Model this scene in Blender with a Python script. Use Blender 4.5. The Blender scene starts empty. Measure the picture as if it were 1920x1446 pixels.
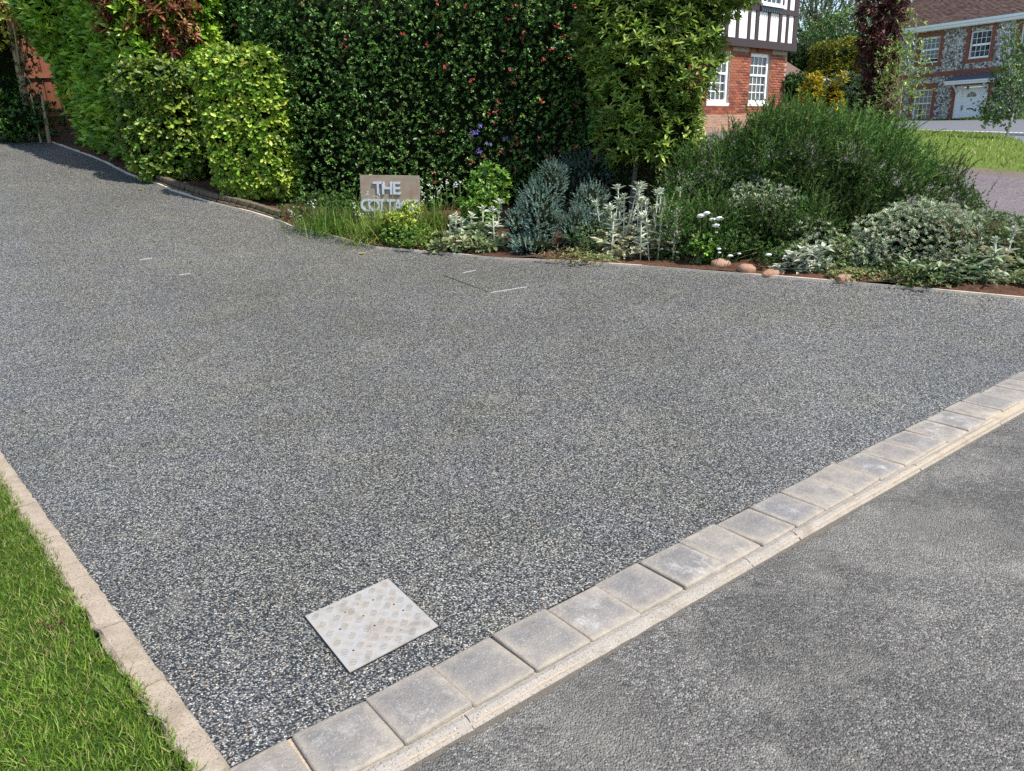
import bpy, bmesh, math, random
import numpy as np
from mathutils import Matrix, Vector

random.seed(7); RNG = np.random.default_rng(7)
SC = bpy.context.scene
COL = SC.collection
rad = math.radians

# ------------------------------------------------------------------ camera, sky, sun, exposure
CAM_H = 1.6; F_PX = 1444.0; PITCH = rad(17.8); ROLL = rad(1.6)
_f = np.array([0, math.cos(PITCH), -math.sin(PITCH)]); _r0 = np.array([1., 0, 0]); _u0 = np.cross(_r0, _f)
_r = math.cos(ROLL) * _r0 - math.sin(ROLL) * _u0
_u = math.sin(ROLL) * _r0 + math.cos(ROLL) * _u0
cam_d = bpy.data.cameras.new('camera'); cam = bpy.data.objects.new('camera', cam_d); COL.objects.link(cam)
cam_d.sensor_fit = 'HORIZONTAL'; cam_d.sensor_width = 36.0; cam_d.lens = 36.0 * F_PX / 1920.0
cam_d.clip_start = 0.05; cam_d.clip_end = 2000
cam.matrix_world = Matrix(((_r[0], _u[0], -_f[0], 0), (_r[1], _u[1], -_f[1], 0), (_r[2], _u[2], -_f[2], CAM_H), (0, 0, 0, 1)))
SC.camera = cam

SUN_AZ, SUN_EL = rad(124), rad(57)
world = bpy.data.worlds.new('World'); SC.world = world; world.use_nodes = True
wn = world.node_tree; wn.nodes.clear()
sky = wn.nodes.new('ShaderNodeTexSky'); sky.sky_type = 'NISHITA'; sky.sun_disc = False
sky.sun_elevation = SUN_EL; sky.sun_rotation = SUN_AZ; sky.air_density = 1.0; sky.dust_density = 0.8; sky.ozone_density = 1.5
bg = wn.nodes.new('ShaderNodeBackground'); bg.inputs[1].default_value = 0.15
wo = wn.nodes.new('ShaderNodeOutputWorld'); wn.links.new(sky.outputs[0], bg.inputs[0]); wn.links.new(bg.outputs[0], wo.inputs[0])
sun_d = bpy.data.lights.new('sun', 'SUN'); sun_d.energy = 4.3; sun_d.angle = rad(0.53); sun_d.color = (1.0, 0.935, 0.82)
sun = bpy.data.objects.new('sun', sun_d); COL.objects.link(sun)
_sd = Vector((math.sin(SUN_AZ) * math.cos(SUN_EL), math.cos(SUN_AZ) * math.cos(SUN_EL), math.sin(SUN_EL)))
sun.rotation_euler = _sd.to_track_quat('Z', 'Y').to_euler(); sun.location = (20, -10, 30)
SC.view_settings.view_transform = 'Standard'; SC.view_settings.look = 'None'
SC.view_settings.exposure = 0.77; SC.view_settings.gamma = 1.0; SC.view_settings.use_curve_mapping = False
SC.render.engine = 'CYCLES'
SC.cycles.max_bounces = 6; SC.cycles.diffuse_bounces = 3; SC.cycles.glossy_bounces = 2; SC.cycles.transmission_bounces = 3; SC.cycles.transparent_max_bounces = 4
SC.cycles.caustics_reflective = False; SC.cycles.caustics_refractive = False
SC.cycles.use_denoising = False

# ------------------------------------------------------------------ ground heights, measured from the view
def pol(px, py, D):
    d = _f + _r * ((px - 960) / F_PX) - _u * ((py - 723) / F_PX)
    k = D / math.hypot(d[0], d[1]); return np.array([0, 0, CAM_H]) + d * k
def flat(px, py, z=0.0):
    d = _f + _r * ((px - 960) / F_PX) - _u * ((py - 723) / F_PX)
    t = (z - CAM_H) / d[2]; return np.array([0, 0, CAM_H]) + d * t
EDGE = [(0,237,20),(42,251,18.6),(87,264,17.4),(125,277,16.4),(158,289,15.6),(240,327,13.9),(287,343,13.1),(323,358,12.5),(368,372,12.0),(393,380,11.75),(473,400,11.2),(520,415,10.9),(545,426,10.6),(604,439,10.2),(706,466,9.3),(812,475,8.95),(927,486,8.5),(1000,489,8.3),(1200,501,7.9),(1400,517,7.6),(1600,533,7.5),(1780,549,7.5),(1919,562,7.6)]
EDGE_W = [pol(*e) for e in EDGE]
CTRL = [tuple(p) for p in EDGE_W]
CTRL += [tuple(pol(*e)) for e in [(1860,415,9.2),(1900,327,14),(1900,268,32),(1900,254,42),(1800,240,50),(1310,255,22),(1345,238,28),(1640,245,26),(1890,262,22)]]
CTRL += [(-.793,1.673,0),(.874,2.952,0),(2.844,4.497,0),(3.49,5.0,0),(6,7.0,.05),(9,9.4,.12),(-.755,2.357,0),(-.275,2.279,0),(.4,3.6,.0),(-1.6,3.6,.0),(-2.87,4.0,.01),(-2.5,6.6,.17),(.5,5.6,.1),(3.2,5.6,.07),
         (-5.6,8.8,.72),(-9,12,1.5),(-12,20,2.6),(1,1,-.02),(4,2,-.04),(8,5,0),(-1.5,1.2,.0),(-4,1,.03),(-6,5,.35),
         (-1.2,10.3,.56),(1.5,9.6,.5),(3.2,8.9,.48),(-2.5,11.5,.8),(-6,14,1.6),(19,52,1.9),(30,45,1.8),
         (0,40,2.2),(-20,40,3),(60,60,2.2),(-30,10,3),(0,-20,-.3),(30,-10,-.2),(60,10,.4),(100,100,2.5),(-100,100,4),(0,120,3),(-100,-50,2),(100,-50,-1)]
_C = np.array(CTRL)
def _phi(r2): return np.where(r2 > 1e-12, 0.5 * r2 * np.log(np.maximum(r2, 1e-12)), 0)
_n = len(_C)
_K = _phi(((_C[:, None, :2] - _C[None, :, :2]) ** 2).sum(-1)) + np.eye(_n) * 0.002
_Pm = np.c_[np.ones(_n), _C[:, :2]]
_S = np.linalg.solve(np.block([[_K, _Pm], [_Pm.T, np.zeros((3, 3))]]), np.r_[_C[:, 2], np.zeros(3)])
def zt(x, y):
    x = np.atleast_1d(np.asarray(x, float)); y = np.atleast_1d(np.asarray(y, float))
    r2 = (x[:, None] - _C[None, :, 0]) ** 2 + (y[:, None] - _C[None, :, 1]) ** 2
    return _phi(r2) @ _S[:_n] + _S[_n] + _S[_n + 1] * x + _S[_n + 2] * y
def z1(x, y): return float(zt(x, y)[0])
def ground(px, D):
    """point of the ground at horizontal distance D in the direction of image column px (near the horizon)"""
    p = pol(px, 260, D); return np.array([p[0], p[1], z1(p[0], p[1])])
def at(px, py):
    lo, hi = 1.0, 60.0
    for _ in range(50):
        m = (lo + hi) / 2; p = pol(px, py, m)
        if p[2] > z1(p[0], p[1]): lo = m
        else: hi = m
    p = pol(px, py, lo); return np.array([p[0], p[1], z1(p[0], p[1])])

# ------------------------------------------------------------------ object helpers
def tag(o, label=None, cat=None, group=None, kind=None):
    if label: o['label'] = label
    if cat: o['category'] = cat
    if group: o['group'] = group
    if kind: o['kind'] = kind
    return o
def thing(name, label, cat, loc=(0, 0, 0), rz=0, group=None):
    o = bpy.data.objects.new(name, None); COL.objects.link(o); o.empty_display_size = 0.1
    o.location = loc; o.rotation_euler = (0, 0, rz)
    return tag(o, label, cat, group)
def link(name, me, mat, parent=None, loc=None):
    o = bpy.data.objects.new(name, me); COL.objects.link(o)
    if mat is not None and len(me.materials) == 0: me.materials.append(mat)
    if parent is not None: o.parent = parent
    if loc is not None: o.location = loc
    return o
def mesh_np(name, V, F, col=None, smooth=False):
    """V (n,3); F (m,k) equal-size faces"""
    V = np.asarray(V, np.float32); F = np.asarray(F, np.int32)
    me = bpy.data.meshes.new(name); m, k = F.shape
    me.vertices.add(len(V)); me.vertices.foreach_set('co', V.ravel())
    me.loops.add(m * k); me.loops.foreach_set('vertex_index', F.ravel())
    me.polygons.add(m); me.polygons.foreach_set('loop_start', np.arange(0, m * k, k, dtype=np.int32))
    me.polygons.foreach_set('loop_total', np.full(m, k, np.int32))
    if smooth: me.polygons.foreach_set('use_smooth', np.ones(m, bool))
    if col is not None:
        a = me.color_attributes.new('Col', 'FLOAT_COLOR', 'POINT')
        c = np.ones((len(V), 4), np.float32); c[:, :3] = col; a.data.foreach_set('color', c.ravel())
    me.update(calc_edges=True); return me
def mesh_py(name, V, F, smooth=False):
    me = bpy.data.meshes.new(name); me.from_pydata([tuple(v) for v in V], [], F); me.update()
    if smooth:
        for p in me.polygons: p.use_smooth = True
    return me
BOXF = [(0, 3, 2, 1), (4, 5, 6, 7), (0, 1, 5, 4), (1, 2, 6, 5), (2, 3, 7, 6), (3, 0, 4, 7)]
def box_v(x0, x1, y0, y1, z0, z1_):
    return [(x0, y0, z0), (x1, y0, z0), (x1, y1, z0), (x0, y1, z0), (x0, y0, z1_), (x1, y0, z1_), (x1, y1, z1_), (x0, y1, z1_)]
def boxes(name, lst, mat, parent, loc=None):
    V = []; F = []
    for b in lst:
        n = len(V); V += box_v(*b); F += [tuple(i + n for i in f) for f in BOXF]
    return link(name, mesh_py(name, V, F), mat, parent, loc)
def bevel_box_mesh(name, sx, sy, sz, bev=0.006, seg=2, jit=0.0):
    bm = bmesh.new(); bmesh.ops.create_cube(bm, size=1)
    for v in bm.verts: v.co = Vector((v.co.x * sx, v.co.y * sy, v.co.z * sz))
    if jit:
        for v in bm.verts: v.co += Vector((random.uniform(-jit, jit), random.uniform(-jit, jit), random.uniform(-jit, jit) * .4))
    bmesh.ops.bevel(bm, geom=list(bm.edges), offset=bev, segments=seg, affect='EDGES', profile=.6)
    me = bpy.data.meshes.new(name); bm.to_mesh(me); bm.free()
    for p in me.polygons: p.use_smooth = True
    return me
def tube(P, R, sides=7, closed_ends=True):
    P = np.asarray(P, float); n = len(P); V = []; F = []
    for i in range(n):
        t = P[min(i + 1, n - 1)] - P[max(i - 1, 0)]; t = t / (np.linalg.norm(t) + 1e-9)
        a = np.cross(t, [0.31, .11, .94] if abs(t[2]) < .9 else [1., 0, 0]); a /= np.linalg.norm(a); b = np.cross(t, a)
        for k in range(sides):
            w = 2 * math.pi * k / sides; V.append(P[i] + R[i] * (a * math.cos(w) + b * math.sin(w)))
    for i in range(n - 1):
        for k in range(sides):
            k2 = (k + 1) % sides; F.append((i * sides + k, i * sides + k2, (i + 1) * sides + k2, (i + 1) * sides + k))
    if closed_ends:
        F.append(tuple(range(sides))[::-1]); F.append(tuple((n - 1) * sides + k for k in range(sides)))
    return V, F
def tubes(name, lst, mat, parent, off=(0, 0, 0), sides=6):
    V = []; F = []
    for P, R in lst:
        v, f = tube(P, R, sides); n = len(V); V += [np.asarray(q) - off for q in v]; F += [tuple(i + n for i in g) for g in f]
    return link(name, mesh_py(name, V, F, True), mat, parent)
def sheet(name, poly, mat, dz=0.0, step=0.6, zfun=None, parent=None):
    bm = bmesh.new(); vs = [bm.verts.new((p[0], p[1], 0)) for p in poly]
    es = [bm.edges.new((vs[i], vs[(i + 1) % len(vs)])) for i in range(len(vs))]
    bmesh.ops.triangle_fill(bm, use_beauty=True, use_dissolve=False, edges=es)
    xs = [p[0] for p in poly]; ys = [p[1] for p in poly]
    for ax, lo, hi in ((0, min(xs), max(xs)), (1, min(ys), max(ys))):
        c = lo + step
        while c < hi:
            co = (c, 0, 0) if ax == 0 else (0, c, 0); no = (1, 0, 0) if ax == 0 else (0, 1, 0)
            bmesh.ops.bisect_plane(bm, geom=bm.verts[:] + bm.edges[:] + bm.faces[:], dist=1e-6, plane_co=co, plane_no=no)
            c += step
    bmesh.ops.remove_doubles(bm, verts=bm.verts[:], dist=1e-5)
    X = np.array([v.co[:] for v in bm.verts]); Z = zt(X[:, 0], X[:, 1]) if zfun is None else zfun(X[:, 0], X[:, 1])
    for v, z in zip(bm.verts, Z): v.co.z = z + dz
    bmesh.ops.recalc_face_normals(bm, faces=bm.faces[:])
    if sum(f.normal.z for f in bm.faces) < 0: bmesh.ops.reverse_faces(bm, faces=bm.faces[:])
    me = bpy.data.meshes.new(name); bm.to_mesh(me); bm.free()
    for p in me.polygons: p.use_smooth = True
    o = link(name, me, mat, parent)
    if parent is None: o['kind'] = 'structure'
    return o
def ribbon(name, pts, w_left, w_right, z_top, z_bot, mat, parent=None, ground_z=True):
    """a strip with thickness following a polyline; left/right of the walking direction"""
    P = np.array([p[:2] for p in pts]); n = len(P); V = []; F = []
    for i in range(n):
        t = P[min(i + 1, n - 1)] - P[max(i - 1, 0)]; t /= np.linalg.norm(t); nn = np.array([-t[1], t[0]])
        z = z1(*P[i]) if ground_z else 0
        a = P[i] + nn * w_left; b = P[i] - nn * w_right
        V += [(a[0], a[1], z + z_bot), (a[0], a[1], z + z_top), (b[0], b[1], z + z_top), (b[0], b[1], z + z_bot)]
    for i in range(n - 1):
        for k in range(3): F.append((i * 4 + k, i * 4 + k + 1, i * 4 + 4 + k + 1, i * 4 + 4 + k))
    F += [(0, 3, 2, 1), (n * 4 - 4, n * 4 - 3, n * 4 - 2, n * 4 - 1)]
    bm = bmesh.new(); bv = [bm.verts.new(v) for v in V]
    for f in F: bm.faces.new([bv[i] for i in f])
    bmesh.ops.recalc_face_normals(bm, faces=bm.faces[:]); me = bpy.data.meshes.new(name); bm.to_mesh(me); bm.free()
    return link(name, me, mat, parent)

# ------------------------------------------------------------------ materials
class NT:
    def __init__(s, name):
        s.m = bpy.data.materials.new(name); s.m.use_nodes = True; s.t = s.m.node_tree; s.t.nodes.clear()
        s.out = s.t.nodes.new('ShaderNodeOutputMaterial')
    def n(s, typ, ins=None, **kw):
        nd = s.t.nodes.new(typ)
        for k, v in kw.items(): setattr(nd, k, v)
        for k, v in (ins or {}).items():
            if hasattr(v, 'is_output') or isinstance(v, bpy.types.NodeSocket): s.t.links.new(v, nd.inputs[k])
            else: nd.inputs[k].default_value = v
        return nd
    def coord(s, which='Object', scale=None):
        o = s.n('ShaderNodeTexCoord').outputs[which]
        if scale is not None: o = s.n('ShaderNodeMapping', {'Vector': o, 'Scale': scale}).outputs[0]
        return o
    def noise(s, vec, scale, detail=3, rough=.55, out=0):
        return s.n('ShaderNodeTexNoise', {'Vector': vec, 'Scale': scale, 'Detail': detail, 'Roughness': rough}).outputs[out]
    def voro(s, vec, scale, feature='F1'):
        return s.n('ShaderNodeTexVoronoi', {'Vector': vec, 'Scale': scale}, feature=feature)
    def ramp(s, fac, stops, interp='LINEAR'):
        r = s.n('ShaderNodeValToRGB', {'Fac': fac}); cr = r.color_ramp; cr.interpolation = interp
        while len(cr.elements) > 1: cr.elements.remove(cr.elements[-1])
        cr.elements[0].position = stops[0][0]; cr.elements[0].color = (*stops[0][1], 1)
        for p, c in stops[1:]:
            e = cr.elements.new(p); e.color = (*c, 1)
        return r.outputs[0]
    def mix(s, fac, a, b, mode='MIX'):
        m = s.n('ShaderNodeMix', data_type='RGBA', blend_type=mode)
        for i, v in ((0, fac), (6, a), (7, b)):
            if isinstance(v, bpy.types.NodeSocket): s.t.links.new(v, m.inputs[i])
            else: m.inputs[i].default_value = v if i == 0 else (*v, 1)
        return m.outputs[2]
    def math(s, op, a, b=0.0):
        m = s.n('ShaderNodeMath', operation=op)
        for i, v in ((0, a), (1, b)):
            if isinstance(v, bpy.types.NodeSocket): s.t.links.new(v, m.inputs[i])
            else: m.inputs[i].default_value = v
        return m.outputs[0]
    def maprange(s, v, a, b, c=0.0, d=1.0):
        return s.n('ShaderNodeMapRange', {'Value': v, 'From Min': a, 'From Max': b, 'To Min': c, 'To Max': d}).outputs[0]
    def sep(s, v): return s.n('ShaderNodeSeparateXYZ', {'Vector': v}).outputs
    def comb(s, x, y, z=0.0): return s.n('ShaderNodeCombineXYZ', {'X': x, 'Y': y, 'Z': z}).outputs[0]
    def bump(s, h, strength=.5, dist=.01):
        return s.n('ShaderNodeBump', {'Height': h, 'Strength': strength, 'Distance': dist}).outputs[0]
    def done(s, color, rough=.6, normal=None, spec=.5, metal=0.0, trans=0.0, coat=0.0):
        ins = {'Base Color': color if isinstance(color, bpy.types.NodeSocket) else (*color, 1), 'Roughness': rough, 'Specular IOR Level': spec, 'Metallic': metal, 'Coat Weight': coat}
        if normal is not None: ins['Normal'] = normal
        p = s.n('ShaderNodeBsdfPrincipled', ins); res = p.outputs[0]
        if trans:
            tr = s.n('ShaderNodeBsdfTranslucent', {'Color': color if isinstance(color, bpy.types.NodeSocket) else (*color, 1)})
            ms = s.n('ShaderNodeMixShader', {0: trans}); s.t.links.new(res, ms.inputs[1]); s.t.links.new(tr.outputs[0], ms.inputs[2]); res = ms.outputs[0]
        s.t.links.new(res, s.out.inputs[0]); return s.m

def leaf_mat(name, rough=.4, spec=.5, trans=.25):
    t = NT(name); c = t.n('ShaderNodeAttribute', attribute_name='Col').outputs['Color']
    return t.done(c, rough, None, spec, trans=trans)
M = {}
M['leaf_gloss'] = leaf_mat('leaf_gloss', .35, .45, .26)
M['leaf'] = leaf_mat('leaf', .42, .4, .28)
M['leaf_matte'] = leaf_mat('leaf_matte', .75, .15, .22)
M['petal'] = leaf_mat('petal', .6, .2, .35)
M['blade'] = leaf_mat('blade', .5, .3, .35)

def m_drive():
    t = NT('resin_bound_gravel'); v = t.coord()
    wob = t.n('ShaderNodeVectorMath', {0: v, 1: t.n('ShaderNodeVectorMath', {0: t.noise(v, 130, 2, out=1), 'Scale': .006}, operation='SCALE').outputs[0]}, operation='ADD').outputs[0]
    vo = t.voro(wob, 200); r = t.sep(vo.outputs['Color'])
    c = t.ramp(r[0], [(0, (.015, .017, .020)), (.22, (.033, .036, .040)), (.40, (.072, .075, .079)), (.56, (.143, .145, .142)), (.71, (.235, .232, .216)), (.84, (.375, .365, .33)), (.95, (.55, .53, .475))], 'CONSTANT')
    tan = t.math('GREATER_THAN', r[1], .972); c = t.mix(tan, c, (.31, .22, .135))
    gap = t.maprange(vo.outputs['Distance'], .35, .75, 1.0, .35)
    c = t.mix(1.0, c, t.comb(gap, gap, gap), 'MULTIPLY')
    big = t.noise(v, .7, 5, .62); tone = t.maprange(big, .3, .7, .84, 1.14); tb2 = t.maprange(t.noise(v, 1.9, 4, .6), .35, .65, .93, 1.04)
    c = t.mix(1.0, c, t.comb(tone, tone, t.math('MULTIPLY', tone, tb2)), 'MULTIPLY'); dust = t.maprange(t.noise(v, 3.4, 5, .7), .56, .74, 0, .22); c = t.mix(dust, c, (.27, .255, .225))
    h = t.math('MULTIPLY', vo.outputs['Distance'], -1.0)
    return t.done(c, t.maprange(r[2], 0, 1, .35, .7), t.bump(h, .55, .004), .4)
M['drive'] = m_drive()
def m_road():
    t = NT('worn_asphalt'); v = t.coord()
    vo = t.voro(v, 150); r = t.sep(vo.outputs['Color'])
    c = t.ramp(r[0], [(0, (.05, .049, .047)), (.20, (.10, .097, .092)), (.42, (.165, .16, .15)), (.65, (.25, .24, .222)), (.84, (.36, .343, .315)), (.95, (.5, .475, .43))], 'CONSTANT')
    fine = t.noise(v, 210, 3, .7); c = t.mix(.35, c, t.ramp(fine, [(.34, (.03, .03, .03)), (.66, (.33, .315, .29))]))
    pat = t.noise(v, 1.5, 6, .72); c = t.mix(t.maprange(pat, .44, .56, 0, .75), c, t.mix(.55, c, (.065, .063, .058))); wear = t.noise(v, .8, 5, .65); c = t.mix(t.maprange(wear, .47, .62, 0, .4), c, (.30, .283, .255))
    pale = t.noise(v, 3.7, 6, .75); c = t.mix(t.maprange(pale, .5, .68, 0, .45), c, (.36, .338, .30)); c = t.mix(t.math('GREATER_THAN', r[2], .992), c, (.3, .22, .16))
    return t.done(c, .8, t.bump(t.math('ADD', t.noise(v, 120, 4, .7), t.math('MULTIPLY', vo.outputs['Distance'], -1.0)), 1.0, .011), .2)
M['road'] = m_road()
def m_pink():
    t = NT('pinkish_asphalt'); v = t.coord(); r = t.sep(t.voro(v, 60).outputs['Color'])
    c = t.ramp(r[0], [(0, (.05, .04, .043)), (.5, (.10, .083, .086)), (.8, (.17, .146, .147))]); c = t.mix(.3, c, t.ramp(t.noise(v, 1.2, 4), [(.3, (.085, .07, .073)), (.7, (.15, .128, .13))]))
    return t.done(c, .8, None, .25)
M['pink'] = m_pink()
def m_grey_road():
    t = NT('grey_asphalt'); v = t.coord(); c = t.ramp(t.noise(v, 14, 5, .7), [(.3, (.09, .095, .11)), (.7, (.16, .165, .185))]); return t.done(c, .8, None, .25)
M['grey_road'] = m_grey_road()
def m_soil():
    t = NT('garden_soil'); v = t.coord(); c = t.ramp(t.noise(v, 28, 6, .7), [(.25, (.028, .016, .01)), (.5, (.075, .043, .028)), (.72, (.17, .095, .06))])
    red = t.noise(v, .9, 3); c = t.mix(t.maprange(red, .45, .65, 0, .5), c, (.23, .11, .065))
    return t.done(c, .95, t.bump(t.noise(v, 60, 5, .7), 1.0, .03), .1)
M['soil'] = m_soil()
def m_turf(name, a, b, dry):
    t = NT(name); v = t.coord(); c = t.mix(t.noise(v, 45, 4, .7), a, b); c = t.mix(t.maprange(t.noise(v, 1.7, 4), .5, .75, 0, .45), c, dry)
    return t.done(c, .85, t.bump(t.noise(v, 90, 4, .7), 1.0, .03), .1)
M['turf'] = m_turf('turf', (.03, .065, .012), (.085, .14, .025), (.11, .12, .04))
M['far_turf'] = m_turf('far_turf', (.10, .15, .025), (.16, .215, .04), (.22, .24, .075))
def m_block():
    t = NT('rumbled_kerb_block'); o = t.coord(); rnd = t.n('ShaderNodeObjectInfo').outputs['Random']
    w = t.n('ShaderNodeVectorMath', {0: o, 1: t.comb(t.math('MULTIPLY', rnd, 37.0), t.math('MULTIPLY', rnd, 91.0), 0)}, operation='ADD').outputs[0]
    base = t.ramp(rnd, [(0, (.175, .172, .173)), (.2, (.285, .252, .216)), (.4, (.16, .163, .176)), (.6, (.32, .28, .232)), (.8, (.2, .191, .185)), (1, (.265, .235, .205))])
    c = t.mix(t.maprange(t.noise(w, 11, 5, .65), .35, .7), base, (.16, .153, .15)); c = t.mix(t.maprange(t.noise(w, 9, 6, .75), .55, .7, 0, .55), c, (.15, .125, .1)); c = t.mix(t.maprange(t.noise(w, 5, 4, .6), .5, .7, 0, .5), c, (.34, .30, .25))
    c = t.mix(t.maprange(t.noise(w, 190, 2), .58, .72, 0, .5), c, (.5, .49, .47))
    c = t.mix(t.maprange(t.noise(w, 240, 2), .6, .72, 0, .45), c, (.12, .11, .1))
    jx = t.n('ShaderNodeTexWhiteNoise', {'W': t.math('MULTIPLY', rnd, 17.3)}, noise_dimensions='1D').outputs['Color']; ow = t.n('ShaderNodeVectorMath', {0: o, 1: t.n('ShaderNodeVectorMath', {0: t.n('ShaderNodeVectorMath', {0: jx, 1: (.5, .5, .5)}, operation='SUBTRACT').outputs[0], 'Scale': .13}, operation='SCALE').outputs[0]}, operation='ADD').outputs[0]; ow = t.n('ShaderNodeMapping', {'Vector': ow, 'Scale': (.9, .6, 1)}).outputs[0]; ox = t.sep(ow); r2 = t.math('ADD', t.math('MULTIPLY', ox[0], ox[0]), t.math('MULTIPLY', ox[1], ox[1]))
    cen = t.maprange(r2, 0, .010, 1, 0); whi = t.math('MULTIPLY', t.math('MAXIMUM', t.maprange(cen, 0, 1, .25, .7), 0.25), t.maprange(t.noise(w, 10, 8, .8), .5, .66, 0, 1.0))
    pick = t.maprange(t.n('ShaderNodeTexWhiteNoise', {'W': rnd}, noise_dimensions='1D').outputs[0], .35, .85, .08, .95)
    whi = t.math('MULTIPLY', whi, t.maprange(t.noise(w, 75, 5, .75), .38, .6, .25, 1)); c = t.mix(t.math('MULTIPLY', whi, pick), c, (.66, .66, .67))
    ox = t.sep(o); edge = t.maprange(t.n('ShaderNodeMath', {0: t.math('ABSOLUTE', ox[0]), 1: t.math('ABSOLUTE', ox[1])}, operation='MAXIMUM').outputs[0], .075, .118, 0, 1.0)
    c = t.mix(t.math('MULTIPLY', edge, t.noise(w, 20, 3)), c, (.40, .345, .27))
    return t.done(c, .85, t.bump(t.noise(w, 60, 6, .75), .8, .008), .2)
M['block'] = m_block()
def m_conc(name, a, b, spk):
    t = NT(name); v = t.coord(); c = t.mix(t.noise(v, 9, 5, .65), a, b); c = t.mix(t.maprange(t.noise(v, 170, 2), .57, .66, 0, .8), c, spk)
    c = t.mix(t.maprange(t.noise(v, 140, 2), .62, .7, 0, .6), c, (.5, .45, .39)); c = t.mix(t.maprange(t.noise(v, 4.3, 5, .7), .52, .7, 0, .6), c, (.17, .13, .09))
    return t.done(c, .9, t.bump(t.noise(v, 110, 4, .7), .7, .006), .2)
M['kerb'] = m_conc('kerb_concrete', (.21, .19, .168), (.36, .332, .295), (.11, .095, .08))
M['edging'] = m_conc('edging_concrete', (.24, .19, .14), (.40, .34, .27), (.13, .10, .07))
M['strip'] = m_conc('bed_edging_timber', (.55, .47, .38), (.66, .58, .48), (.4, .32, .25))
M['sand'] = m_conc('joint_sand', (.36, .3, .22), (.46, .38, .29), (.2, .16, .12))
def simple(name, c, rough=.6, spec=.4, metal=0., nscale=None, c2=None, bump=0, bdist=.01):
    t = NT(name); v = t.coord(); col = c; nrm = None
    if nscale: col = t.mix(t.noise(v, nscale, 5, .65), c, c2)
    if bump: nrm = t.bump(t.noise(v, nscale * 3, 4, .7), bump, bdist)
    return t.done(col, rough, nrm, spec, metal)
M['grime'] = simple('gutter_grime', (.1, .088, .07), .95, .1, 0, 60, (.24, .21, .175), 1.0, .01)
M['white'] = simple('white_paint', (.84, .84, .83), .45, .4, 0, 3, (.8, .8, .79))
M['render'] = simple('white_render', (.8, .8, .78), .8, .2, 0, 2, (.74, .74, .72))
M['timber'] = simple('dark_timber', (.035, .022, .025), .6, .3, 0, 5, (.055, .036, .038))
def m_glass():
    t = NT('window_glass'); r = t.n('ShaderNodeObjectInfo').outputs['Random']
    c = t.ramp(r, [(0, (.012, .018, .022)), (.5, (.025, .035, .042)), (1, (.06, .075, .085))]); return t.done(c, .06, t.bump(t.noise(t.coord(), 3, 1), .08, .02), .6)
M['glass'] = m_glass()
def m_brick():
    t = NT('red_brick'); r = t.math('FRACT', t.math('ADD', t.n('ShaderNodeObjectInfo').outputs['Random'], t.n('ShaderNodeNewGeometry').outputs['Random Per Island']))
    c = t.ramp(r, [(0, (.2, .062, .04)), (.25, (.27, .085, .05)), (.5, (.33, .115, .065)), (.75, (.24, .075, .047)), (.9, (.14, .052, .04)), (1, (.37, .15, .085))])
    return t.done(c, .85, t.bump(t.noise(t.coord(), 60, 4), .4, .01), .2)
M['brick'] = m_brick()
M['mortar'] = simple('mortar', (.42, .36, .29), .9, .1, 0, 20, (.34, .29, .23))
def m_bricktex():
    t = NT('brickwork'); s = t.sep(t.coord()); v = t.comb(t.math('ADD', s[0], s[1]), s[2])
    b = t.n('ShaderNodeTexBrick', {'Vector': v, 'Color1': (.2, .055, .035, 1), 'Color2': (.28, .085, .045, 1), 'Mortar': (.27, .2, .16, 1), 'Scale': 1.0, 'Mortar Size': .006, 'Brick Width': .225, 'Row Height': .075})
    return t.done(b.outputs[0], .9, None, .15)
M['bricktex'] = m_bricktex()
def m_oldbrick():
    t = NT('weathered_brickwork'); s_ = t.sep(t.coord()); v = t.comb(s_[0], s_[2])
    b = t.n('ShaderNodeTexBrick', {'Vector': v, 'Color1': (.30, .16, .11, 1), 'Color2': (.40, .23, .16, 1), 'Mortar': (.36, .29, .23, 1), 'Scale': 1.0, 'Mortar Size': .009, 'Brick Width': .225, 'Row Height': .075})
    c = t.mix(t.maprange(t.noise(t.coord('Object', (1, 1, 5)), 2.2, 5, .7), .5, .68, 0, .7), b.outputs[0], (.17, .125, .10)); return t.done(c, .9, None, .15)
M['oldbrick'] = m_oldbrick()
def m_flint():
    t = NT('flint_wall'); v = t.coord(); w = t.n('ShaderNodeVectorMath', {0: v, 1: t.n('ShaderNodeVectorMath', {0: t.noise(v, 9, 3, out=1), 'Scale': .06}, operation='SCALE').outputs[0]}, operation='ADD').outputs[0]
    vo = t.voro(w, 9.5); r = t.sep(vo.outputs['Color'])
    c = t.ramp(r[0], [(0, (.09, .085, .085)), (.22, (.25, .235, .22)), (.42, (.45, .42, .38)), (.62, (.68, .64, .57)), (.82, (.86, .82, .75))], 'CONSTANT')
    e = t.voro(w, 9.5, 'DISTANCE_TO_EDGE').outputs[0]; c = t.mix(t.maprange(e, .03, .11, 1, 0), c, (.33, .30, .26))
    return t.done(c, .7, t.bump(t.maprange(e, 0, .3), .9, .04), .3)
M['flint'] = m_flint()
def m_tile():
    t = NT('clay_roof_tile'); r = t.n('ShaderNodeNewGeometry').outputs['Random Per Island']
    c = t.ramp(r, [(0, (.075, .045, .04)), (.4, (.115, .072, .06)), (.7, (.15, .095, .08)), (1, (.09, .065, .06))]); c = t.mix(t.maprange(t.noise(t.coord(), 7, 4), .6, .75, 0, .5), c, (.3, .26, .22))
    return t.done(c, .85, None, .2)
M['tile'] = m_tile()
M['lead'] = simple('lead_sheet', (.075, .085, .11), .6, .4, 0, 4, (.1, .11, .135))
M['bark'] = simple('bark', (.10, .08, .065), .9, .15, 0, 18, (.2, .17, .14), .8, .02)
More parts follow.
